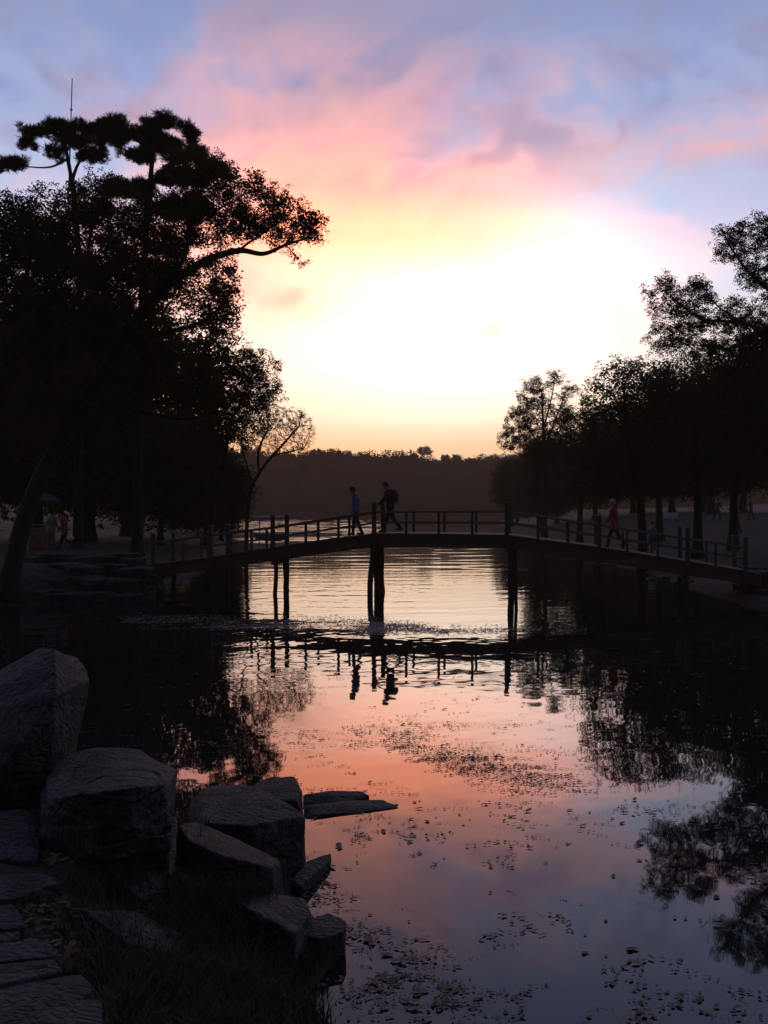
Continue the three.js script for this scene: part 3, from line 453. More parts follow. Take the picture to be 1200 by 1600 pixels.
// bushy trees that close the view under the big ones
const bushA = growTree({ name: 'bushy_tree', label: 'dense bushy tree behind the bridge end, below the pines', d: 52, seed: 11, step: .4, att: 3200, per: 3.5, spray: 'mass', gap: -.3, at: P(250, 850, 52),
  skel: [{ pts: [[250, 850], [252, 800], [248, 740], [250, 690]], r0: .2, r1: .04 }, { pts: [[251, 790], [215, 740, 1], [195, 700, 1]], r0: .1, r1: .03 }, { pts: [[251, 780], [290, 740, -1], [310, 710, -1]], r0: .1, r1: .03 }],
  blobs: [[250, 690, 55, 40, 0], [205, 730, 55, 45, .6], [300, 735, 55, 45, -.6], [250, 775, 90, 40, 0], [190, 800, 40, 25, 0], [315, 800, 40, 25, 0]] });
const at2 = (px, d) => [(px - 600) / FOCAL * d, -d];
copyTree(bushA, ...at2(140, 54), 2.1, 1.9, 'dense bushy tree beyond the two strollers on the stone bank');
copyTree(bushA, ...at2(60, 58), 4.0, 2.1, 'dense bushy tree beyond the leaning trunk, near the pale parasol');
copyTree(bushA, ...at2(320, 58), 1.0, .95, 'dense bushy tree just behind the small leafy tree at the bridge');
copyTree(bushA, ...at2(345, 78), 5.2, 1.0, 'bushy tree farther along the shore, behind the half-bare tree');
copyTree(bushA, ...at2(-20, 50), 3.0, 1.6, 'dense bushy tree at the picture edge behind the leaning trunk');
copyTree(bushA, ...at2(200, 64), 3.6, 2.2, 'tall bushy tree behind the pair of pines');
copyTree(bushA, ...at2(300, 110), .6, 1.6, 'far bushy tree on the shore past the half-bare tree');
copyTree(bushA, ...at2(345, 150), 2.6, 1.5, 'most distant bushy tree on the shore past the half-bare tree');
growTree({ name: 'shore_tree', label: 'dark leafy tree filling the shade behind the leaning trunk', d: 40, seed: 13, step: .38, att: 5200, per: 3.2, gap: -.2, spray: 'mass', scale: .8,
  skel: [{ pts: [[-30, 860], [-20, 760], [0, 660], [20, 560]], r0: .25, r1: .05 }, { pts: [[-10, 700], [50, 640, 1], [90, 600, 1.5], [140, 500, 2], [170, 440, 2]], r0: .12, r1: .03 }],
  blobs: [[0, 560, 80, 60, 0], [60, 600, 70, 50, 1], [20, 660, 80, 50, 0], [-40, 620, 60, 70, 0], [100, 540, 60, 50, 2], [10, 480, 60, 50, 1], [40, 400, 70, 55, 1], [140, 420, 70, 55, 2], [230, 440, 60, 50, 2], [250, 540, 60, 50, 2]] });

// -- the other shore
growTree({ name: 'willow_tree', label: 'tall airy tree rising highest over the low end of the bridge', d: 36, seed: 15, step: .25, att: 8000, per: 6.5, gap: -.1, spray: 'broad', scale: .8,
  skel: [{ pts: [[1262, 880], [1256, 760], [1246, 640], [1232, 540], [1222, 440], [1218, 370], [1224, 330]], r0: .32, r1: .04 }, { pts: [[1236, 560], [1190, 520, .4], [1160, 505, .5], [1100, 500, .6], [1075, 487, .8], [1048, 462, 1]], r0: .13, r1: .02 }, { pts: [[1224, 470], [1190, 445, 0], [1168, 425, 0], [1140, 385, -.3], [1128, 360, -.3]], r0: .1, r1: .02 }, { pts: [[1180, 515], [1140, 545, .8], [1090, 540, 1]], r0: .05, r1: .02 }, { pts: [[1160, 505], [1120, 478, 0], [1100, 450, 0]], r0: .05, r1: .015 }],
  blobs: [[1060, 445, 44, 22, .9], [1028, 455, 24, 22, 1], [1085, 478, 42, 24, .6], [1040, 485, 34, 16, 1], [1060, 525, 50, 26, .8], [1035, 540, 30, 18, 1], [1120, 540, 50, 40, .5], [1150, 385, 36, 38, -.2], [1135, 360, 22, 18, -.2], [1190, 365, 34, 34, 0], [1200, 440, 40, 34, 0], [1180, 500, 40, 40, 0], [1240, 400, 60, 90, 0], [1250, 540, 80, 70, 0], [1180, 580, 60, 40, .5], [1175, 420, 30, 40, 0], [1215, 350, 26, 18, 0], [1140, 500, 50, 34, .3], [1100, 520, 40, 30, .6], [1175, 545, 50, 40, .2]] });
growTree({ name: 'round_tree', label: 'separate tree with rounded lobed crown, farthest down the shore opposite the pines', d: 89, seed: 17, step: .38, att: 4200, per: 3.5, gap: -.12, spray: 'broad', scale: 1.5,
  skel: [{ pts: [[850, 815], [852, 740], [850, 690], [848, 650], [846, 610]], r0: .3, r1: .06 }, { pts: [[850, 700], [868, 655, .5], [884, 612, .6]], r0: .13, r1: .04 }, { pts: [[850, 705], [826, 670, -.5], [812, 640, -.8]], r0: .13, r1: .04 }, { pts: [[849, 670], [862, 620, 0], [866, 590, 0]], r0: .1, r1: .03 }],
  blobs: [[866, 592, 17, 14, 0], [840, 602, 24, 14, 0], [822, 616, 18, 18, -1], [893, 607, 16, 9, .6], [845, 630, 24, 18, 0], [882, 622, 14, 10, .5], [815, 645, 24, 20, -1], [870, 650, 26, 16, .5], [803, 667, 18, 18, -1], [835, 668, 26, 20, 0], [890, 655, 18, 22, 1], [860, 700, 60, 26, 0], [800, 690, 26, 16, 0]] });
const willA = growTree({ name: 'shade_tree', label: 'broad shade tree just past the round-crowned tree, its edge steepest against the sky', d: 47, seed: 19, step: .42, att: 4200, per: 3.4, spray: 'mass', scale: .8, gap: -.22, thin: .04,
  skel: [{ pts: [[1005, 835], [1000, 780], [985, 720], [978, 660], [975, 610]], r0: .27, r1: .06 }, { pts: [[995, 760], [950, 720, 1], [930, 690, 1]], r0: .12, r1: .03 }, { pts: [[988, 730], [1030, 670, -1], [1050, 630, -1]], r0: .13, r1: .04 }],
  blobs: [[975, 590, 50, 34, 0], [948, 620, 46, 40, 0], [1010, 600, 60, 40, -.6], [930, 670, 36, 50, 1], [990, 660, 80, 50, 0], [1050, 640, 50, 50, -1], [985, 720, 90, 34, 0], [985, 570, 24, 14, 0], [920, 735, 34, 24, 1], [960, 765, 60, 20, .6], [1030, 760, 50, 22, -.6], [915, 765, 26, 16, 1]] });
growTree({ name: 'shade_tree', label: 'dome-crowned dark tree right behind the airy tall tree', d: 50, seed: 21, step: .42, att: 4200, per: 3.4, spray: 'mass', scale: .75, gap: -.35, thin: .04,
  skel: [{ pts: [[1090, 828], [1090, 760], [1085, 690], [1082, 630]], r0: .3, r1: .07 }, { pts: [[1088, 740], [1130, 690, .5], [1160, 650, .5]], r0: .13, r1: .04 }, { pts: [[1088, 730], [1040, 690, -.5], [1020, 660, -.5]], r0: .13, r1: .04 }],
  blobs: [[1080, 575, 48, 26, 0], [1060, 610, 70, 44, 0], [1120, 610, 60, 40, .6], [1080, 660, 100, 50, 0], [1140, 680, 60, 40, .6], [1030, 690, 60, 40, -.5], [1090, 720, 90, 24, 0], [1060, 760, 60, 22, -.4], [1130, 755, 60, 22, .5]] });
copyTree(willA, ...at2(1145, 52), 2.4, 1.05, 'broad shade tree over the stroller in the orange jacket');
copyTree(willA, ...at2(1225, 48), 4.4, 1.1, 'broad shade tree at the picture edge below the airy tall tree');
copyTree(willA, ...at2(1030, 66), 1.2, 1.1, 'broad shade tree over the stroller in the pale blue shirt');
copyTree(willA, ...at2(905, 72), 3.3, .98, 'broad shade tree between the round-crowned tree and the red-jacketed walker');
copyTree(willA, ...at2(845, 104), 5.2, .95, 'shade tree closing the view under the round-crowned tree');
copyTree(willA, ...at2(800, 140), .5, .95, 'farthest shade tree, where the wood meets the open lake');
copyTree(willA, ...at2(960, 95), 2.9, 1.2, 'shade tree deep in the wood behind the red-jacketed walker');
copyTree(willA, ...at2(1110, 90), 4.1, 1.4, 'shade tree deep in the wood behind the dome-crowned tree');
copyTree(willA, ...at2(1235, 80), 1.9, 1.5, 'shade tree deep in the wood at the picture edge');
for (const [px, d, a, k, label] of [[870, 128, 1, 1.5, 'bushy tree far behind the round-crowned tree'], [930, 118, 2, 1.7, 'bushy tree far behind the red-jacketed walker'], [990, 122, 3, 1.9, 'bushy tree in the far shade, between the red-jacketed walker and the pale blue stroller'], [1050, 115, 4, 2.0, 'bushy tree in the far shade behind the pale bench'], [1100, 120, 5, 2.2, 'bushy tree in the far shade behind the stroller in dark blue'], [1160, 112, 6, 2.3, 'bushy tree in the far shade behind the orange jacket'], [1220, 106, .4, 2.4, 'bushy tree in the far shade at the picture edge'], [808, 150, 1.4, 1.4, 'bushy tree low at the water, nearest the open lake'], [845, 122, 2.4, 1.2, 'bushy tree low at the water under the round-crowned tree']]) copyTree(bushA, ...at2(px, d), a, k, label);
// -- the wooded hill across the lake
{
  const r = rng(61), crownG = (() => { const rr = rng(9), list = []; for (let i = 0; i < 42; i++) { const g = SPRAY.far.clone(), z = rr() * 2 - 1, a = rr() * 6.28, q = Math.sqrt(1 - z * z), R = 2.4 * Math.cbrt(.35 + .65 * rr()); g.rotateX(rr() * 6).rotateY(rr() * 6).translate(q * Math.cos(a) * R, z * R * .9 + 2.6, q * Math.sin(a) * R); list.push(g); } return mergeGeometries(list); })();
  const mats = [], cols = [], M = new THREE.Matrix4(), Q = new THREE.Quaternion();
  for (let i = 0; mats.length < 5200 && i < 40000; i++) {
    const z = -(379 + Math.pow(r(), 1.3) * 125), x = (r() * 2 - 1) * 190, s = .7 + r() * .75 + (r() < .08 ? r() * .8 : 0); if (shoreDist(x, z) < 2) continue;
    mats.push(M.compose(V(x, H(x, z) - .5, z), Q.setFromAxisAngle(V(0, 1, 0), r() * 6.28), V(s * 1.25, s * (.8 + .6 * r()), s * 1.25)).clone()); const n = clamp(.5 + noise(x * .02, z * .03, 4)), c = .45 + 1.1 * r(); cols.push([c * mix(.8, 1.6, n), c, c * .8]);
  }
  const im = lit(new THREE.InstancedMesh(crownG, LEAVES.far, mats.length)); im.name = 'hillside_wood'; const c = new THREE.Color(); mats.forEach((m, i) => { im.setMatrixAt(i, m); im.setColorAt(i, c.setRGB(...cols[i])); }); scene.add(im);
  tag(im, 'hazy wood covering the long hill across the lake', 'wood', null, 'stuff');
  const ridge = growTree({ name: 'ridge_tree', label: 'round-headed tree standing up highest from the ridge across the lake', d: 485, seed: 23, step: .8, att: 420, per: 3, spray: 'far', scale: 1, gap: -.4, thin: .12, tip: .03, at: P(663, 700, 485),
    skel: [{ pts: [[663, 720], [664, 706], [663, 698]], r0: .3, r1: .1 }, { pts: [[664, 708], [671, 698]], r0: .15, r1: .06 }, { pts: [[664, 706], [657, 696]], r0: .15, r1: .06 }], blobs: [[663, 691, 12, 5, 0], [655, 695, 7, 4, 0], [671, 695, 7, 5, 0], [663, 697, 9, 4, 0]] }); ridge.position.y -= 2.0; ridge.scale.setScalar(.9);
  for (const [px, s, a, label] of [[696, .75, 1, 'smaller ridge tree next to the round-headed one'], [713, .8, 2, 'ridge tree second from the round-headed one toward the round lobed tree'], [736, .7, 3, 'ridge tree just before the near wood begins'], [535, .55, 4, 'small ridge tree over the walker in the blue jacket'], [554, .5, 5, 'small ridge tree between the two bridge walkers on the skyline'], [495, .85, 6, 'ridge tree on the skyline beside the half-bare tree'], [600, .5, 1.5, 'low ridge tree above the walker with the backpack'], [576, .45, 2.5, 'lowest ridge tree, between the two small ones and the middle of the hill'], [765, .7, 3.4, 'ridge tree partly behind the near wood']]) { const t = copyTree(ridge, ...at2(px, 483), a, s, label); t.position.y -= 4 * s; };
}

// ---------------------------------------------------------------- people
function surfaceNet(f, lo, hi, cell) {                    // the zero surface of f on a grid, as a mesh
  const nx = Math.ceil((hi.x - lo.x) / cell) + 1, ny = Math.ceil((hi.y - lo.y) / cell) + 1, nz = Math.ceil((hi.z - lo.z) / cell) + 1, val = new Float32Array(nx * ny * nz), at = new Int32Array(nx * ny * nz).fill(-1), pos = [], idx = [];
  const I = (x, y, z) => (z * ny + y) * nx + x;
  for (let z = 0; z < nz; z++) for (let y = 0; y < ny; y++) for (let x = 0; x < nx; x++) val[I(x, y, z)] = f(lo.x + x * cell, lo.y + y * cell, lo.z + z * cell);
  for (let z = 0; z < nz - 1; z++) for (let y = 0; y < ny - 1; y++) for (let x = 0; x < nx - 1; x++) {
    let n = 0, sx = 0, sy = 0, sz = 0; const edge = (a, b, c, d, e, g) => { const p = val[I(x + a, y + b, z + c)], q = val[I(x + d, y + e, z + g)]; if ((p < 0) === (q < 0)) return; const t = p / (p - q); sx += a + (d - a) * t; sy += b + (e - b) * t; sz += c + (g - c) * t; n++; };
    edge(0, 0, 0, 1, 0, 0); edge(0, 1, 0, 1, 1, 0); edge(0, 0, 1, 1, 0, 1); edge(0, 1, 1, 1, 1, 1); edge(0, 0, 0, 0, 1, 0); edge(1, 0, 0, 1, 1, 0); edge(0, 0, 1, 0, 1, 1); edge(1, 0, 1, 1, 1, 1); edge(0, 0, 0, 0, 0, 1); edge(1, 0, 0, 1, 0, 1); edge(0, 1, 0, 0, 1, 1); edge(1, 1, 0, 1, 1, 1);
    if (n) { at[I(x, y, z)] = pos.length / 3; pos.push(lo.x + (x + sx / n) * cell, lo.y + (y + sy / n) * cell, lo.z + (z + sz / n) * cell); }
  }
  for (let z = 1; z < nz - 1; z++) for (let y = 1; y < ny - 1; y++) for (let x = 1; x < nx - 1; x++) {
    const a = val[I(x, y, z)] < 0; const q = (p0, p1, p2, p3, flip) => { if (p0 < 0 || p1 < 0 || p2 < 0 || p3 < 0) return; flip ? idx.push(p0, p2, p1, p0, p3, p2) : idx.push(p0, p1, p2, p0, p2, p3); };
    if (a !== (val[I(x + 1, y, z)] < 0)) q(at[I(x, y, z)], at[I(x, y - 1, z)], at[I(x, y - 1, z - 1)], at[I(x, y, z - 1)], a);
    if (a !== (val[I(x, y + 1, z)] < 0)) q(at[I(x, y, z)], at[I(x, y, z - 1)], at[I(x - 1, y, z - 1)], at[I(x - 1, y, z)], a);
    if (a !== (val[I(x, y, z + 1)] < 0)) q(at[I(x, y, z)], at[I(x - 1, y, z)], at[I(x - 1, y - 1, z)], at[I(x, y - 1, z)], a);
  }
  return geoOf(pos, idx);
}
const capsule = (a, b, ra, rb) => { const ex = b.x - a.x, ey = b.y - a.y, ez = b.z - a.z, l2 = ex * ex + ey * ey + ez * ez || 1e-9; return (x, y, z) => { const px = x - a.x, py = y - a.y, pz = z - a.z, t = Math.min(1, Math.max(0, (px * ex + py * ey + pz * ez) / l2)), dx = px - ex * t, dy = py - ey * t, dz = pz - ez * t; return Math.sqrt(dx * dx + dy * dy + dz * dz) - (ra + (rb - ra) * t); }; };
const blend = (list, k) => (x, y, z) => { let d = list[0](x, y, z); for (let i = 1; i < list.length; i++) { const e = list[i](x, y, z), h = Math.max(0, k - Math.abs(d - e)) / k; d = Math.min(d, e) - h * h * k * .25; } return d; };
const boundsOf = (pts, m) => { const b = new THREE.Box3().setFromPoints(pts).expandByScalar(m); return [b.min, b.max]; };
const SKIN = std(.30, .17, .115, .6);
// local axes: x forward, y up, z to the figure's left-hand side
function person({ label, at, yaw, h = 1.7, stride = .45, lean = .06, armA = .35, armB = -.35, bend = .3, jacket, trousers = rgb(.03, .03, .035), hair, cap, pack, headDown = .1, group, fine = 1, bag }) {
  const o = thing('person', at, label, 'person', group); o.rotation.y = yaw;
  const k = h / 1.72, J = {}, S = (x, y, z) => V(x * k, y * k, z * k);
  const leg = (ang, kn, z) => { const hip = V(0, .9, z), knee = hip.clone().add(V(Math.sin(ang) * .43, -Math.cos(ang) * .43, 0)), ank = knee.clone().add(V(Math.sin(ang - kn) * .42, -Math.cos(ang - kn) * .42, 0)); return [hip, knee, ank]; };
  const L = leg(stride * .62, stride * .2, .09), R = leg(-stride * .5, stride * .85, -.09), drop = Math.min(L[2].y, R[2].y) - .075; for (const p of [...L, ...R]) { if (p.y !== undefined) p.y -= drop; }
  const hipY = .9 - drop, hips = V(0, hipY, 0), chest = V(lean * .35, hipY + .38, 0), neck = V(lean * .6, hipY + .55, 0), head = V(lean * .6 + .03 + headDown * .25, hipY + .71 - headDown * .1, 0);
  const arm = (ang, z) => { const sh = V(lean * .5, hipY + .5, z * .185), el = sh.clone().add(V(Math.sin(ang) * .28, -Math.cos(ang) * .28, z * .05)), wr = el.clone().add(V(Math.sin(ang + bend) * .25, -Math.cos(ang + bend) * .25, -z * .01)); return [sh, el, wr]; };
  const AL = arm(armA, 1), AR = arm(armB, -1);
  const K = (v) => S(v.x, v.y, v.z), cap2 = (a, b, ra, rb) => capsule(K(a), K(b), ra * k, rb * k);
  const side = (p, dz) => V(p.x, p.y, p.z + dz);
  const torso = (e) => [cap2(side(hips, -.075), side(hips, .075), .105 + e, .105 + e), cap2(V(0, hipY + .08, -.06), V(0, hipY + .08, .06), .1 + e, .1 + e), cap2(side(chest, -.09), side(chest, .09), .112 + e, .112 + e), cap2(hips, chest, .11 + e, .12 + e), cap2(side(neck, -.12).add(V(0, -.06, 0)), side(neck, .12).add(V(0, -.06, 0)), .06 + e, .06 + e)];
  const legs = (e) => [L, R].flatMap((q) => [cap2(q[0], q[1], .082 + e, .056 + e), cap2(q[1], q[2], .056 + e, .036 + e)]);
  const arms = (e) => [AL, AR].flatMap((q) => [cap2(q[0], q[1], .05 + e, .041 + e), cap2(q[1], q[2], .041 + e, .029 + e)]);
  const all = [hips, chest, neck, head, ...L, ...R, ...AL, ...AR].map(K);
  const body = blend([...torso(0), ...legs(0), ...arms(0), cap2(neck, head, .052, .055), ...[L, R].map((q) => cap2(q[2].clone().add(V(-.03, -.03, 0)), q[2].clone().add(V(.15, -.045, 0)), .038, .03))], .04 * k);
  const gs = [surfaceNet(body, ...boundsOf(all, .2), .02 / fine)];
  // head with brow, nose, chin and ears
  const hf = (x, y, z) => V(head.x + x, head.y + y, head.z + z), tilt = (v) => { const dx = v.x - head.x, dy = v.y - head.y, c = Math.cos(headDown), s = Math.sin(headDown); return V(head.x + dx * c + dy * s, head.y - dx * s + dy * c, v.z); }, hp = (x, y, z) => tilt(hf(x, y, z));
  const face = blend([cap2(hp(-.02, .035, 0), hp(.012, .03, 0), .083, .08), cap2(hp(.02, -.02, 0), hp(.045, -.075, 0), .062, .038), cap2(hp(.075, .015, 0), hp(.1, -.022, 0), .009, .014), cap2(hp(.078, .03, -.035), hp(.078, .03, .035), .012, .012), cap2(hp(.076, -.055, -.018), hp(.076, -.055, .018), .008, .008), cap2(neck, hp(-.02, -.03, 0), .052, .05), cap2(hp(-.005, .02, .078), hp(-.01, -.015, .076), .013, .01), cap2(hp(-.005, .02, -.078), hp(-.01, -.015, -.076), .013, .01)], .016 * k);
  gs.push(surfaceNet(face, ...boundsOf([K(head), K(neck)], .15), .0085 / fine));
  for (const [q, z] of [[AL, 1], [AR, -1]]) {             // hands: palm, four curled fingers of different length, thumb
    const w = q[2], dir = q[2].clone().sub(q[1]).normalize(), fw = V(dir.y * -1, dir.x, 0).normalize(), pal = w.clone().addScaledVector(dir, .085), list = [cap2(w.clone().addScaledVector(dir, .01), pal, .027, .03), cap2(w.clone().addScaledVector(dir, .05).addScaledVector(fw, -.02), pal.clone().addScaledVector(fw, .02), .02, .02)];
    for (let i = 0; i < 4; i++) { const b0 = pal.clone().addScaledVector(fw, .03 - i * .02), len = [.036, .042, .04, .03][i], inn = V(0, 0, -z * .3), b1 = b0.clone().addScaledVector(dir, len).addScaledVector(inn, .03), b2 = b1.clone().addScaledVector(dir, len * .7).addScaledVector(inn, .09); list.push(cap2(b0, b1, .0095, .009), cap2(b1, b2, .009, .008)); }
    const t0 = w.clone().addScaledVector(dir, .035).addScaledVector(fw, .028), t1 = t0.clone().addScaledVector(dir, .03).addScaledVector(fw, .022), t2 = t1.clone().addScaledVector(dir, .03); list.push(cap2(t0, t1, .012, .01), cap2(t1, t2, .01, .008));
    gs.push(surfaceNet(blend(list, .008 * k), ...boundsOf([K(w), K(w.clone().addScaledVector(dir, .18))], .07), .0075 / fine));
  }
  part('body', mergeGeometries(gs), SKIN, o);
  const cloth = (c) => new THREE.MeshStandardMaterial({ color: c, roughness: .95 });
  const fold = (f, a) => (x, y, z) => f(x, y, z) + a * noise(x * 14, y * 9 + 3, z * 14);
  part('jacket', surfaceNet(fold(blend([...torso(.022), ...arms(.02), cap2(side(hips, -.07).add(V(0, -.06, 0)), side(hips, .07).add(V(0, -.06, 0)), .115, .115)], .05 * k), .008), ...boundsOf([hips, chest, neck, ...AL, ...AR].map(K), .3), .018 / fine), cloth(jacket), o);
  part('trousers', surfaceNet(fold(blend([...legs(.018), cap2(side(hips, -.07), side(hips, .07), .112, .112)], .03 * k), .006), ...boundsOf([hips, ...L, ...R].map(K), .2), .018 / fine), cloth(trousers), o);
  for (const q of [L, R]) part('shoe', surfaceNet(blend([cap2(q[2].clone().add(V(-.04, -.035, 0)), q[2].clone().add(V(.16, -.045, 0)), .046, .036), cap2(q[2], q[2].clone().add(V(.02, -.04, 0)), .045, .04)], .02), ...boundsOf([K(q[2])], .28), .014), std(.02, .02, .022, .6), o);
  const top = (grow, cut) => { const f = blend([cap2(hp(-.025, .045, 0), hp(.005, .045, 0), .083 + grow, .08 + grow), cap2(hp(-.045, -.01, 0), hp(-.05, .03, 0), .06 + grow, .06 + grow)], .02); const n = V(-Math.sin(headDown) * .35 + .55, -.75, 0).normalize(), c = K(hp(.03, cut, 0)); return (x, y, z) => Math.max(f(x, y, z), (x - c.x) * n.x + (y - c.y) * n.y); };
  if (hair) part('hair', surfaceNet(top(.012, .03), ...boundsOf([K(head)], .2), .009), cloth(hair), o);
  if (cap) { const f = top(.016, .045), brim = cap2(hp(.05, .052, -.03), hp(.13, .04, 0), .022, .012), brim2 = cap2(hp(.05, .052, .03), hp(.13, .04, 0), .022, .012); part('cap', surfaceNet((x, y, z) => Math.min(f(x, y, z), brim(x, y, z), brim2(x, y, z)), ...boundsOf([K(head)], .24), .009), cloth(cap), o); }
  if (pack) { const c = chest.clone().add(V(-.2, -.06, 0)), p = part('backpack', surfaceNet(fold(blend([cap2(c.clone().add(V(.03, .13, -.07)), c.clone().add(V(.03, .13, .07)), .1, .1), cap2(c.clone().add(V(.01, .0, -.08)), c.clone().add(V(.01, .0, .08)), .12, .12), cap2(c.clone().add(V(.02, -.14, -.08)), c.clone().add(V(.02, -.14, .08)), .115, .115)], .12), .006), ...boundsOf([K(c)], .42), .018), cloth(pack), o);
    for (const z of [-.1, .1]) part('strap', tubeGeo([K(c.clone().add(V(.02, .2, z))), K(chest.clone().add(V(0, .2, z))), K(chest.clone().add(V(.15, .1, z))), K(chest.clone().add(V(.13, -.08, z * 1.1)))], [.014, .016, .016, .012], 6), cloth(pack), p); }
  return o;
}
const onBridge = (px, back) => { const q = B(px, 800, back); q.y = bridgeDeckY(px) + .003; return q; };
const LEFT = Math.PI + .157, RIGHT = .157 * -1;
person({ label: 'person in a blue jacket and dark trousers walking down the bridge, head bowed', at: onBridge(549, .85), yaw: Math.PI - .157, h: 1.66, jacket: rgb(.11, .16, .29), trousers: rgb(.03, .028, .032), hair: rgb(.02, .018, .016), headDown: .3, stride: .3, armA: .12, armB: -.1, bend: .25, lean: .05 });
person({ label: 'person in dark clothes with cap and backpack walking on the bridge top', at: onBridge(603, 1.0), yaw: Math.PI - .157, h: 1.74, jacket: rgb(.05, .026, .024), trousers: rgb(.035, .026, .025), cap: rgb(.06, .055, .055), pack: rgb(.045, .03, .028), headDown: .25, stride: .5, armA: -.2, armB: .35, bend: .5, lean: .14 });
person({ label: 'person with grey hair in a red jacket climbing the sloping side of the bridge', at: onBridge(963, .95), yaw: Math.PI - .157, h: 1.62, jacket: rgb(.26, .03, .02), trousers: rgb(.035, .032, .035), hair: rgb(.30, .30, .31), headDown: .05, stride: .55, armA: .3, armB: -.3, lean: .06 });
const ground = (px, d) => { const [x, z] = at2(px, d); return V(x, H(x, z), z); };
person({ label: 'person in a pale shirt standing beside the stall on the stone bank', at: ground(80, 43.5), yaw: 1.2, h: 1.68, jacket: rgb(.20, .195, .195), trousers: rgb(.10, .095, .09), hair: rgb(.02, .02, .02), stride: .1, armA: .1, armB: .0, bend: .6, fine: .8 });
const redWalker = person({ label: 'person in a red and black top striding along the stone bank', at: ground(101, 42), yaw: Math.PI, h: 1.66, jacket: rgb(.28, .03, .03), trousers: rgb(.015, .015, .017), hair: rgb(.015, .015, .015), stride: .62, armA: .35, armB: -.3, lean: .1, fine: .8 });
person({ label: 'person in a pale blue shirt strolling under the far trees', at: ground(1018, 60), yaw: .4, h: 1.68, jacket: rgb(.17, .19, .24), trousers: rgb(.05, .045, .045), hair: rgb(.02, .02, .02), stride: .4, fine: .8 });
person({ label: 'person in an orange jacket with white hair beside the far tree trunk', at: ground(1153, 62), yaw: 2.6, h: 1.7, jacket: rgb(.30, .085, .04), trousers: rgb(.05, .045, .045), hair: rgb(.3, .3, .3), stride: .25, fine: .8 });
person({ label: 'person in dark blue strolling in the far shade between two trunks', at: ground(1121, 78), yaw: .2, h: 1.66, jacket: rgb(.05, .08, .16), trousers: rgb(.03, .03, .04), hair: rgb(.02, .02, .02), stride: .4, fine: .8 });
person({ label: 'person in a grey top strolling behind the orange-jacketed one', at: ground(1173, 72), yaw: 2.9, h: 1.64, jacket: rgb(.11, .11, .12), trousers: rgb(.04, .04, .045), hair: rgb(.05, .05, .05), stride: .35, fine: .8 });
// the white bag the red walker carries
{ const c = redWalker.position.clone().add(V(.30, .62, .24)); const pts = []; const g = surfaceNet((x, y, z) => { const q = blend([capsule(V(-.05, -.08, 0), V(.05, -.08, 0), .1, .1), capsule(V(0, -.05, 0), V(0, .1, 0), .09, .03)], .06)(x, y, z); return q + .012 * noise(x * 16, y * 14, z * 16); }, V(-.25, -.28, -.25), V(.25, .25, .25), .016); const m = solo('carrier_bag', g, std(.6, .6, .62, .5), 'white carrier bag swinging from the hand of the red-topped walker', 'bag'); m.position.copy(c); }

// ---------------------------------------------------------------- boat, mast, stall
{
  const d = 95, c = P(424, 800, d), boat = thing('boat', V(c.x, 0, c.z), 'small open boat with a flat canopy moored behind the bridge', 'boat'); boat.rotation.y = .18;
  const sec = [[-1.75, .02, .62, .5], [-1.5, .3, .5, .1], [-.8, .62, .42, -.12], [.2, .7, .4, -.15], [1.1, .66, .42, -.14], [1.6, .55, .46, -.1]], pos = [], idx = [];
  for (const [x, w, top, bot] of sec) for (let k = 0; k <= 8; k++) { const a = (k / 8) * Math.PI, y = top - (top - bot) * Math.pow(Math.sin(a), .7); pos.push(x, y, Math.cos(a) * w); }
  for (let i = 0; i < sec.length - 1; i++) for (let k = 0; k < 8; k++) { const a = i * 9 + k, b = a + 1, e = a + 9, f = e + 1; idx.push(a, b, e, b, f, e); }
  const o = pos.length / 3; pos.push(1.6, .2, 0); for (let k = 0; k < 8; k++) idx.push(45 + k, o, 46 + k);
  part('hull', geoOf(pos, idx), std(.10, .11, .13, .5, { side: THREE.DoubleSide }), boat);
  for (const s of [-1, 1]) part('gunwale', tubeGeo(sec.map(([x, w, t]) => V(x, t + .01, w * s)), sec.map(() => .035), 6), std(.3, .3, .32, .5), boat);
  for (const x of [-.7, .1, .9]) part('seat', new RoundedBoxGeometry(.28, .05, 1.2, 1, .01).translate(x, .26, 0), wood(.12, .09, .07), boat);
  for (const [x, z] of [[-1.1, .5], [-1.1, -.5], [1.35, .5], [1.35, -.5]]) part('canopy_pole', tubeGeo([V(x, .35, z), V(x, 1.95, z * 1.05)], [.03, .03], 6), std(.12, .12, .13, .5), boat);
  const roof = new THREE.PlaneGeometry(3.3, 1.5, 12, 8).rotateX(-Math.PI / 2); { const p = roof.attributes.position; for (let i = 0; i < p.count; i++) p.setY(i, 2.1 - .12 * Math.pow(p.getZ(i) / .75, 2) - .02 * Math.cos(p.getX(i) * 3.8)); roof.computeVertexNormals(); }
  part('canopy', roof.translate(.12, 0, 0), std(.14, .14, .155, .8, { side: THREE.DoubleSide }), boat); part('canopy_edge', mergeGeometries([-1, 1].map((s) => new RoundedBoxGeometry(3.32, .24, .03, 1, .008).translate(.12, 1.88, s * .76))), std(.26, .27, .32, .8), boat);
}
{
  const d = 130, top = P(114, 124, d), f = P(100, 250, d), base = V(f.x - (top.x - f.x) * .6, 0, f.z); base.y = H(base.x, base.z) - .3;
  const mast = thing('radio_mast', base, 'very thin radio mast rising into the sky above the pines', 'mast'), t = top.clone().sub(base);
  part('mast_pole', tubeGeo([V(0, 0, 0), t.clone().multiplyScalar(.5), t], [.16, .13, .06], 8), std(.16, .16, .18, .5), mast);
  for (const k of [.45, .7, .93]) part('collar', new THREE.CylinderGeometry(.17, .17, .14, 10).translate(t.x * k, t.y * k, t.z * k), std(.12, .12, .13, .5), mast);
}
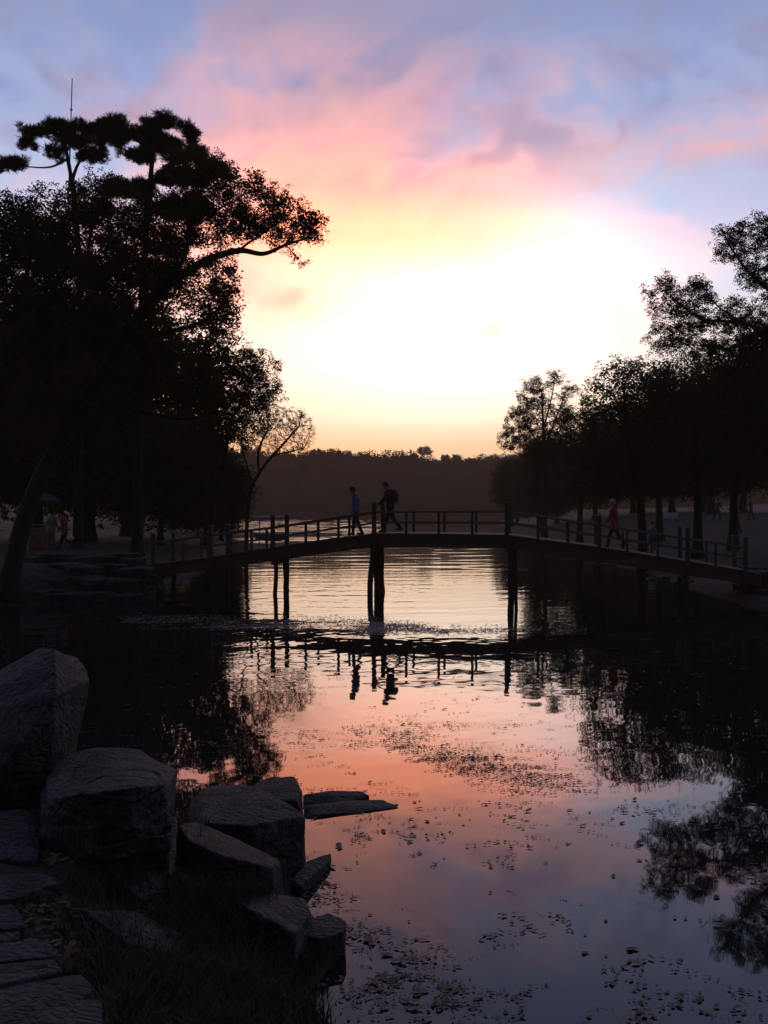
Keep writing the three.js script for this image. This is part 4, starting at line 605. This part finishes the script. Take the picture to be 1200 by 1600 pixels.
function parasol(pos, R, hgt, label, col) {
  const o = thing('parasol', pos, label, 'parasol', null), prof = []; part('pole', tubeGeo([V(0, 0, 0), V(0, hgt + .1, 0)], [.022, .018], 8), std(.3, .3, .3, .4), o);
  const g = new THREE.ConeGeometry(R, R * .42, 8, 5, true), p = g.attributes.position; for (let i = 0; i < p.count; i++) { const q = Math.hypot(p.getX(i), p.getZ(i)) / R; p.setY(i, p.getY(i) + .1 * R * Math.sin(q * 3.14)); } g.computeVertexNormals();
  part('canopy', g.translate(0, hgt - .1, 0), std(...col, .8, { side: THREE.DoubleSide }), o);
  part('valance', new THREE.CylinderGeometry(R, R * 1.01, .16, 8, 1, true).translate(0, hgt - .1 - R * .21 - .08, 0), std(col[0] * .5, col[1] * .6, col[2] * .9, .8, { side: THREE.DoubleSide }), o);
  part('base', new THREE.CylinderGeometry(.22, .26, .1, 16).translate(0, .05, 0), std(.25, .25, .25, .8), o); return o;
}
parasol(ground(68, 46), .75, 2.35, 'pale blue and white parasol over the small stall on the stone bank', [.07, .085, .12]);
parasol(ground(34, 50), .8, 2.5, 'pale parasol half hidden behind the leaning trunk', [.08, .09, .12]);
{
  const g0 = ground(58, 45), st = thing('stall', g0, 'small vendor stall with a boarded grey front on the stone bank', 'stall'), panel = wood(.16, .15, .14);
  for (let k = 0; k < 5; k++) part('plank', new RoundedBoxGeometry(.84, .175, .03, 1, .006).translate(0, .1 + k * .185, .25), panel, st);
  part('counter', new RoundedBoxGeometry(.96, .05, .62, 1, .012).translate(0, 1.03, 0), wood(.2, .19, .18), st);
  for (const [x, z] of [[-.42, .2], [.42, .2], [-.42, -.24], [.42, -.24]]) part('leg', new RoundedBoxGeometry(.06, 1.0, .06, 1, .008).translate(x, .5, z), panel, st);
  const red = thing('cool_box', V(g0.x + .27, g0.y, g0.z + .55), 'small red box standing before the boarded stall', 'box'); part('body', new RoundedBoxGeometry(.34, .36, .3, 2, .03).translate(0, .18, 0), std(.22, .03, .02, .6), red); part('lid', new RoundedBoxGeometry(.36, .06, .32, 2, .02).translate(0, .39, 0), std(.22, .05, .04, .6), red);
  const s0 = ground(34, 43), sign = thing('board_sign', s0, 'white folding board standing by the leaning trunk', 'sign'); for (const s of [-1, 1]) part('board', new RoundedBoxGeometry(.5, .8, .025, 1, .008).rotateX(s * -.22).translate(0, .42, s * .1), std(.5, .5, .52, .7), sign); part('hinge', tubeGeo([V(-.2, .82, 0), V(.2, .82, 0)], [.015, .015], 6), std(.2, .2, .2), sign);
  const b0 = ground(1048, 84), bench = thing('bench', b0, 'pale park bench far off under the trees', 'bench'); bench.rotation.y = .2;
  for (let k = 0; k < 4; k++) part('slat', new RoundedBoxGeometry(1.5, .035, .09, 1, .008).translate(0, .44, -.15 + k * .105), std(.55, .55, .56, .7), bench); for (let k = 0; k < 3; k++) part('slat', new RoundedBoxGeometry(1.5, .09, .03, 1, .008).translate(0, .58 + k * .12, -.24 - k * .02), std(.55, .55, .56, .7), bench); for (const x of [-.6, .6]) for (const z of [-.18, .2]) part('leg', new RoundedBoxGeometry(.06, .42, .06, 1, .008).translate(x, .21, z), std(.1, .1, .1), bench); for (const x of [-.6, .6]) part('back_post', new RoundedBoxGeometry(.05, .48, .04, 1, .008).translate(x, .66, -.275), std(.1, .1, .1), bench);
}
// ---------------------------------------------------------------- floating leaves, grass, litter
const floatMat = [std(.11, .075, .055, .7, { side: THREE.DoubleSide }), std(.075, .062, .05, .7, { side: THREE.DoubleSide }), std(.13, .085, .045, .7, { side: THREE.DoubleSide })];
function leafClump(seed, n, rx, rz, size) {
  const r = rng(seed), pos = [], idx = [];
  for (let i = 0; i < n; i++) {
    const a = r() * 6.28, q = Math.sqrt(r()), cx = Math.cos(a) * q * rx, cz = Math.sin(a) * q * rz, l = size * (.6 + .8 * r()), w = l * (.4 + .3 * r()), t = r() * 6.28, ct = Math.cos(t), st = Math.sin(t), o = pos.length / 3, y0 = .004 + r() * .01, tilt = (r() - .5) * .5, curl = .12 + .3 * r();
    for (const [u, v] of [[0, 0], [-.5, 0], [-.25, .42], [.15, .5], [.42, .22], [.6, 0], [.42, -.22], [.12, -.5], [-.28, -.4]]) { const x = u * l, z = v * w; pos.push(cx + x * ct - z * st, Math.max(.003, y0 + Math.abs(tilt) * l * .3 + x * tilt * .5 + curl * (u * u + v * v) * l * .5), cz + x * st + z * ct); }
    for (let k = 1; k < 9; k++) idx.push(o, o + (k % 8) + 1, o + k);
  }
  return geoOf(pos, idx);
}
const CLUMP = [leafClump(1, 7, .2, .07, .06), leafClump(2, 12, .32, .1, .06), leafClump(3, 4, .09, .04, .08), leafClump(4, 16, .42, .12, .055), leafClump(5, 2, .05, .02, .09), leafClump(6, 8, .3, .045, .05)];
const onWater = (px, py) => { const d = EYE * FOCAL / (py - HORIZON); return V((px - 600) / FOCAL * d, 0, -d); };
{
  const r = rng(71), spots = [];
  const dens = (x, y) => {                                // how thick the drift lies, by where it lies on the water
    const p = onWater(x, y); if (shoreDist(p.x, p.z) > -.1) return 0;
    let k = .14; const band = (cx, cy, sx, sy, rot, a) => { k += a * lobe(x, y, cx, cy, sx, sy, rot); };
    band(620, 1170, 260, 45, .12, .5); band(720, 1200, 170, 24, .2, 1.5); band(800, 1225, 60, 14, .1, .5); band(500, 982, 260, 9, .04, .8); band(300, 972, 80, 6, 0, .8); band(560, 1140, 200, 22, 0, .5); band(1040, 1290, 110, 26, .1, .5); band(660, 1545, 110, 36, .1, .35); band(540, 1400, 50, 50, 0, .4); band(700, 1060, 220, 26, 0, .35); band(600, 900, 200, 50, 0, .3);
    return k * clamp(.55 + 2.4 * fbm(p.x * .8, p.z * .55, 3, 3), 0, 2) * (y > 1230 && x > 830 ? .4 : 1) * (x < 420 && y > 1000 && y < 1220 ? .5 : 1);
  };
  for (let t = 0; t < 90000 && spots.length < 2200; t++) { const x = 60 + r() * 1160, y = 880 + Math.pow(r(), 1.1) * 730; if (r() * 2.4 > dens(x, y)) continue; spots.push([x, y, onWater(x, y)]); }
  spots.sort((a, b) => b[1] - a[1]);
  const zone = (x, y) => y > 1480 && x < 830 ? ['clump of curled brown leaves floating by the end of the near bank', 'leaf clumps by the near bank'] : y > 1300 && x < 640 ? ['clump of dead leaves drifting beside the small squarish rock', 'leaf clumps beside the rocks'] : x > 880 ? ['clump of dead leaves floating in the dark tree reflection', 'leaf clumps in the tree reflection'] : y > 1300 ? ['stray clump of dead leaves floating on the blue-violet open water', 'leaf clumps on the blue-violet water'] : ['clump of dead leaves in the drift across the orange water', 'leaf clumps in the orange drift'];
  const rest = [];
  let made = 0;
  spots.forEach(([x, y, p], i) => {
    const big = r(), v = y > 1250 ? [0, 1, 2, 4, 5, 3][Math.floor(r() * 6)] : [0, 2, 5, 1, 3, 5][Math.floor(r() * 6)], s = (y > 1300 ? .24 + .75 * Math.pow(r(), 3) : .32 + .5 * Math.pow(r(), 2)), yaw = r() * 6.28;
    if (i % 6 === 0 && made < 280 && y > 1040) { made++; const [label, group] = zone(x, y), m = solo('leaf_clump', CLUMP[v], floatMat[i % 3], label, 'floating leaves', group); m.position.copy(p); m.rotation.y = (r() - .5) * (y > 1300 ? 3 : 1.2); m.scale.set(s, s, s); } else rest.push([v, p, (r() - .5) * (y > 1300 ? 3 : 1.2), s * .8]);
  });
  for (let v = 0; v < 6; v++) { const mine = rest.filter((q) => q[0] === v), im = lit(new THREE.InstancedMesh(CLUMP[v], floatMat[v % 3], mine.length)), M = new THREE.Matrix4(), Q = new THREE.Quaternion(); im.name = numbered('floating_leaves'); mine.forEach((q, i) => im.setMatrixAt(i, M.compose(q[1].clone().add(V(0, .004, 0)), Q.setFromAxisAngle(V(0, 1, 0), q[2]), V(q[3], q[3], q[3])))); scene.add(im); tag(im, 'scattered dead leaves and weed drifting on the lake', 'floating leaves', null, 'stuff'); }
}
{ // the pale weed that gathers where the bridge stills the ripples
  const r = rng(75), M = new THREE.Matrix4(), Q = new THREE.Quaternion(), list = [];
  for (let t = 0; t < 60000 && list.length < 800; t++) { const x = 200 + r() * 720, y = 950 + r() * 62, k = .55 * lobe(x, y, 470, 978 + (x - 470) * .02, 190, 9) + .4 * lobe(x, y, 690, 984, 120, 5) + 1.5 * lobe(x, y, 585, 983, 14, 9) + .3 * lobe(x, y, 250, 968, 50, 5), p = onWater(x, y); if (r() > k * clamp(.5 + 2.2 * fbm(p.x * .9, p.z * .5, 8, 3), 0, 1.6) || shoreDist(p.x, p.z) > -.2) continue; const s = .5 + .9 * r(); list.push([Math.floor(r() * 2) * 3, M.compose(p.add(V(0, .003, 0)), Q.setFromAxisAngle(V(0, 1, 0), (r() - .5)), V(s, s * .4, s)).clone()]); }
  for (const v of [0, 3]) { const mine = list.filter((q) => q[0] === v), im = lit(new THREE.InstancedMesh(CLUMP[v], std(.20, .15, .135, .8, { side: THREE.DoubleSide }), mine.length)); im.name = numbered('pond_weed'); mine.forEach((q, i) => im.setMatrixAt(i, q[1])); scene.add(im); tag(im, 'pale weed gathered along the line of the bridge', 'pond weed', null, 'stuff'); }
}
{
  const r = rng(81), blade = (n, hgt, spread, seed) => { const q = rng(seed), pos = [], idx = []; for (let i = 0; i < n; i++) { const a = q() * 6.28, l = hgt * (.5 + .7 * q()), sx = (q() - .5) * spread, sz = (q() - .5) * spread, bx = Math.cos(a) * l * (.2 + .5 * q()), bz = Math.sin(a) * l * (.2 + .5 * q()), w = .003 + .003 * q(), nx = -Math.sin(a) * w, nz = Math.cos(a) * w, o = pos.length / 3; for (let k = 0; k <= 3; k++) { const t = k / 3, f = 1 - t * .9; pos.push(sx + bx * t * t + nx * f, l * t * (1 - .25 * t), sz + bz * t * t + nz * f, sx + bx * t * t - nx * f, l * t * (1 - .25 * t), sz + bz * t * t - nz * f); if (k) idx.push(o + k * 2 - 2, o + k * 2 - 1, o + k * 2, o + k * 2 - 1, o + k * 2 + 1, o + k * 2); } } return geoOf(pos, idx); };
  const T = [blade(26, .11, .14, 1), blade(18, .17, .16, 2), blade(34, .08, .18, 3)], mat = std(.075, .043, .027, .9, { side: THREE.DoubleSide }), lists = [[], [], []], M = new THREE.Matrix4(), Q = new THREE.Quaternion();
  for (let t = 0; t < 9000 && lists[0].length + lists[1].length + lists[2].length < 1300; t++) {
    const px = 60 + r() * 470, py = 1360 + r() * 280; let k = 1.3 * lobe(px, py, 330, 1560, 160, 70) + .9 * lobe(px, py, 300, 1440, 70, 60) + .5 * lobe(px, py, 280, 1400, 30, 60) + .15; if (px < 170 && py > 1540 || px < 110 && py > 1470) k *= .05; if (r() > k * (.6 + 1.6 * noise(px * .02, py * .03, 7))) continue;
    const g = G(px, py); if (g.y < .06) continue; const s = .6 + .8 * r(); lists[Math.floor(r() * 3)].push(M.compose(g.add(V(0, -.015, 0)), Q.setFromAxisAngle(V(0, 1, 0), r() * 6.28), V(s, s, s)).clone());
  }
  for (const [x, y, d, n] of [[295, 1350, 7.3, 7], [425, 1225, 9.3, 8], [280, 1220, 7.9, 10], [375, 1228, 9.5, 8]]) for (let i = 0; i < n; i++) { const p = P(x + (r() - .5) * 36, y, d + (r() - .5) * .3); p.y = Math.max(H(p.x, p.z), .0) ; const s = .8 + r() * .8; lists[1].push(M.compose(p, Q.setFromAxisAngle(V(0, 1, 0), r() * 6.28), V(s, s * 1.4, s)).clone()); }
  lists.forEach((l, i) => { const im = lit(new THREE.InstancedMesh(T[i], mat, l.length)); im.name = numbered('dry_grass'); l.forEach((m, k) => im.setMatrixAt(k, m)); scene.add(im); tag(im, 'dry brown grass on the near bank', 'grass', null, 'stuff'); });
  const lit1 = [], leafG = leafClump(30, 1, .001, .001, .07); for (let t = 0; t < 6000 && lit1.length < 1300; t++) { const px = -20 + r() * 520, py = 1340 + r() * 290; const g = G(px, py); if (g.y < .05) continue; if (noise(g.x * 1.7, g.z * 1.7, 5) < -.15) continue; const s = .5 + r() * .8; lit1.push(M.compose(g.add(V(0, .004, 0)), Q.setFromEuler(new THREE.Euler((r() - .5) * .7, r() * 6.28, (r() - .5) * .7)), V(s, s, s)).clone()); }
  const im = lit(new THREE.InstancedMesh(leafG, std(.16, .10, .035, .8, { side: THREE.DoubleSide }), lit1.length)), c = new THREE.Color(); im.name = 'fallen_leaves'; lit1.forEach((m, k) => { im.setMatrixAt(k, m); const q = .4 + r(); im.setColorAt(k, c.setRGB(q, q * (.7 + .4 * r()), q * .8)); }); scene.add(im); tag(im, 'fallen yellow-brown leaves on the near bank', 'leaves', null, 'stuff');
}
renderer.render(scene, camera);
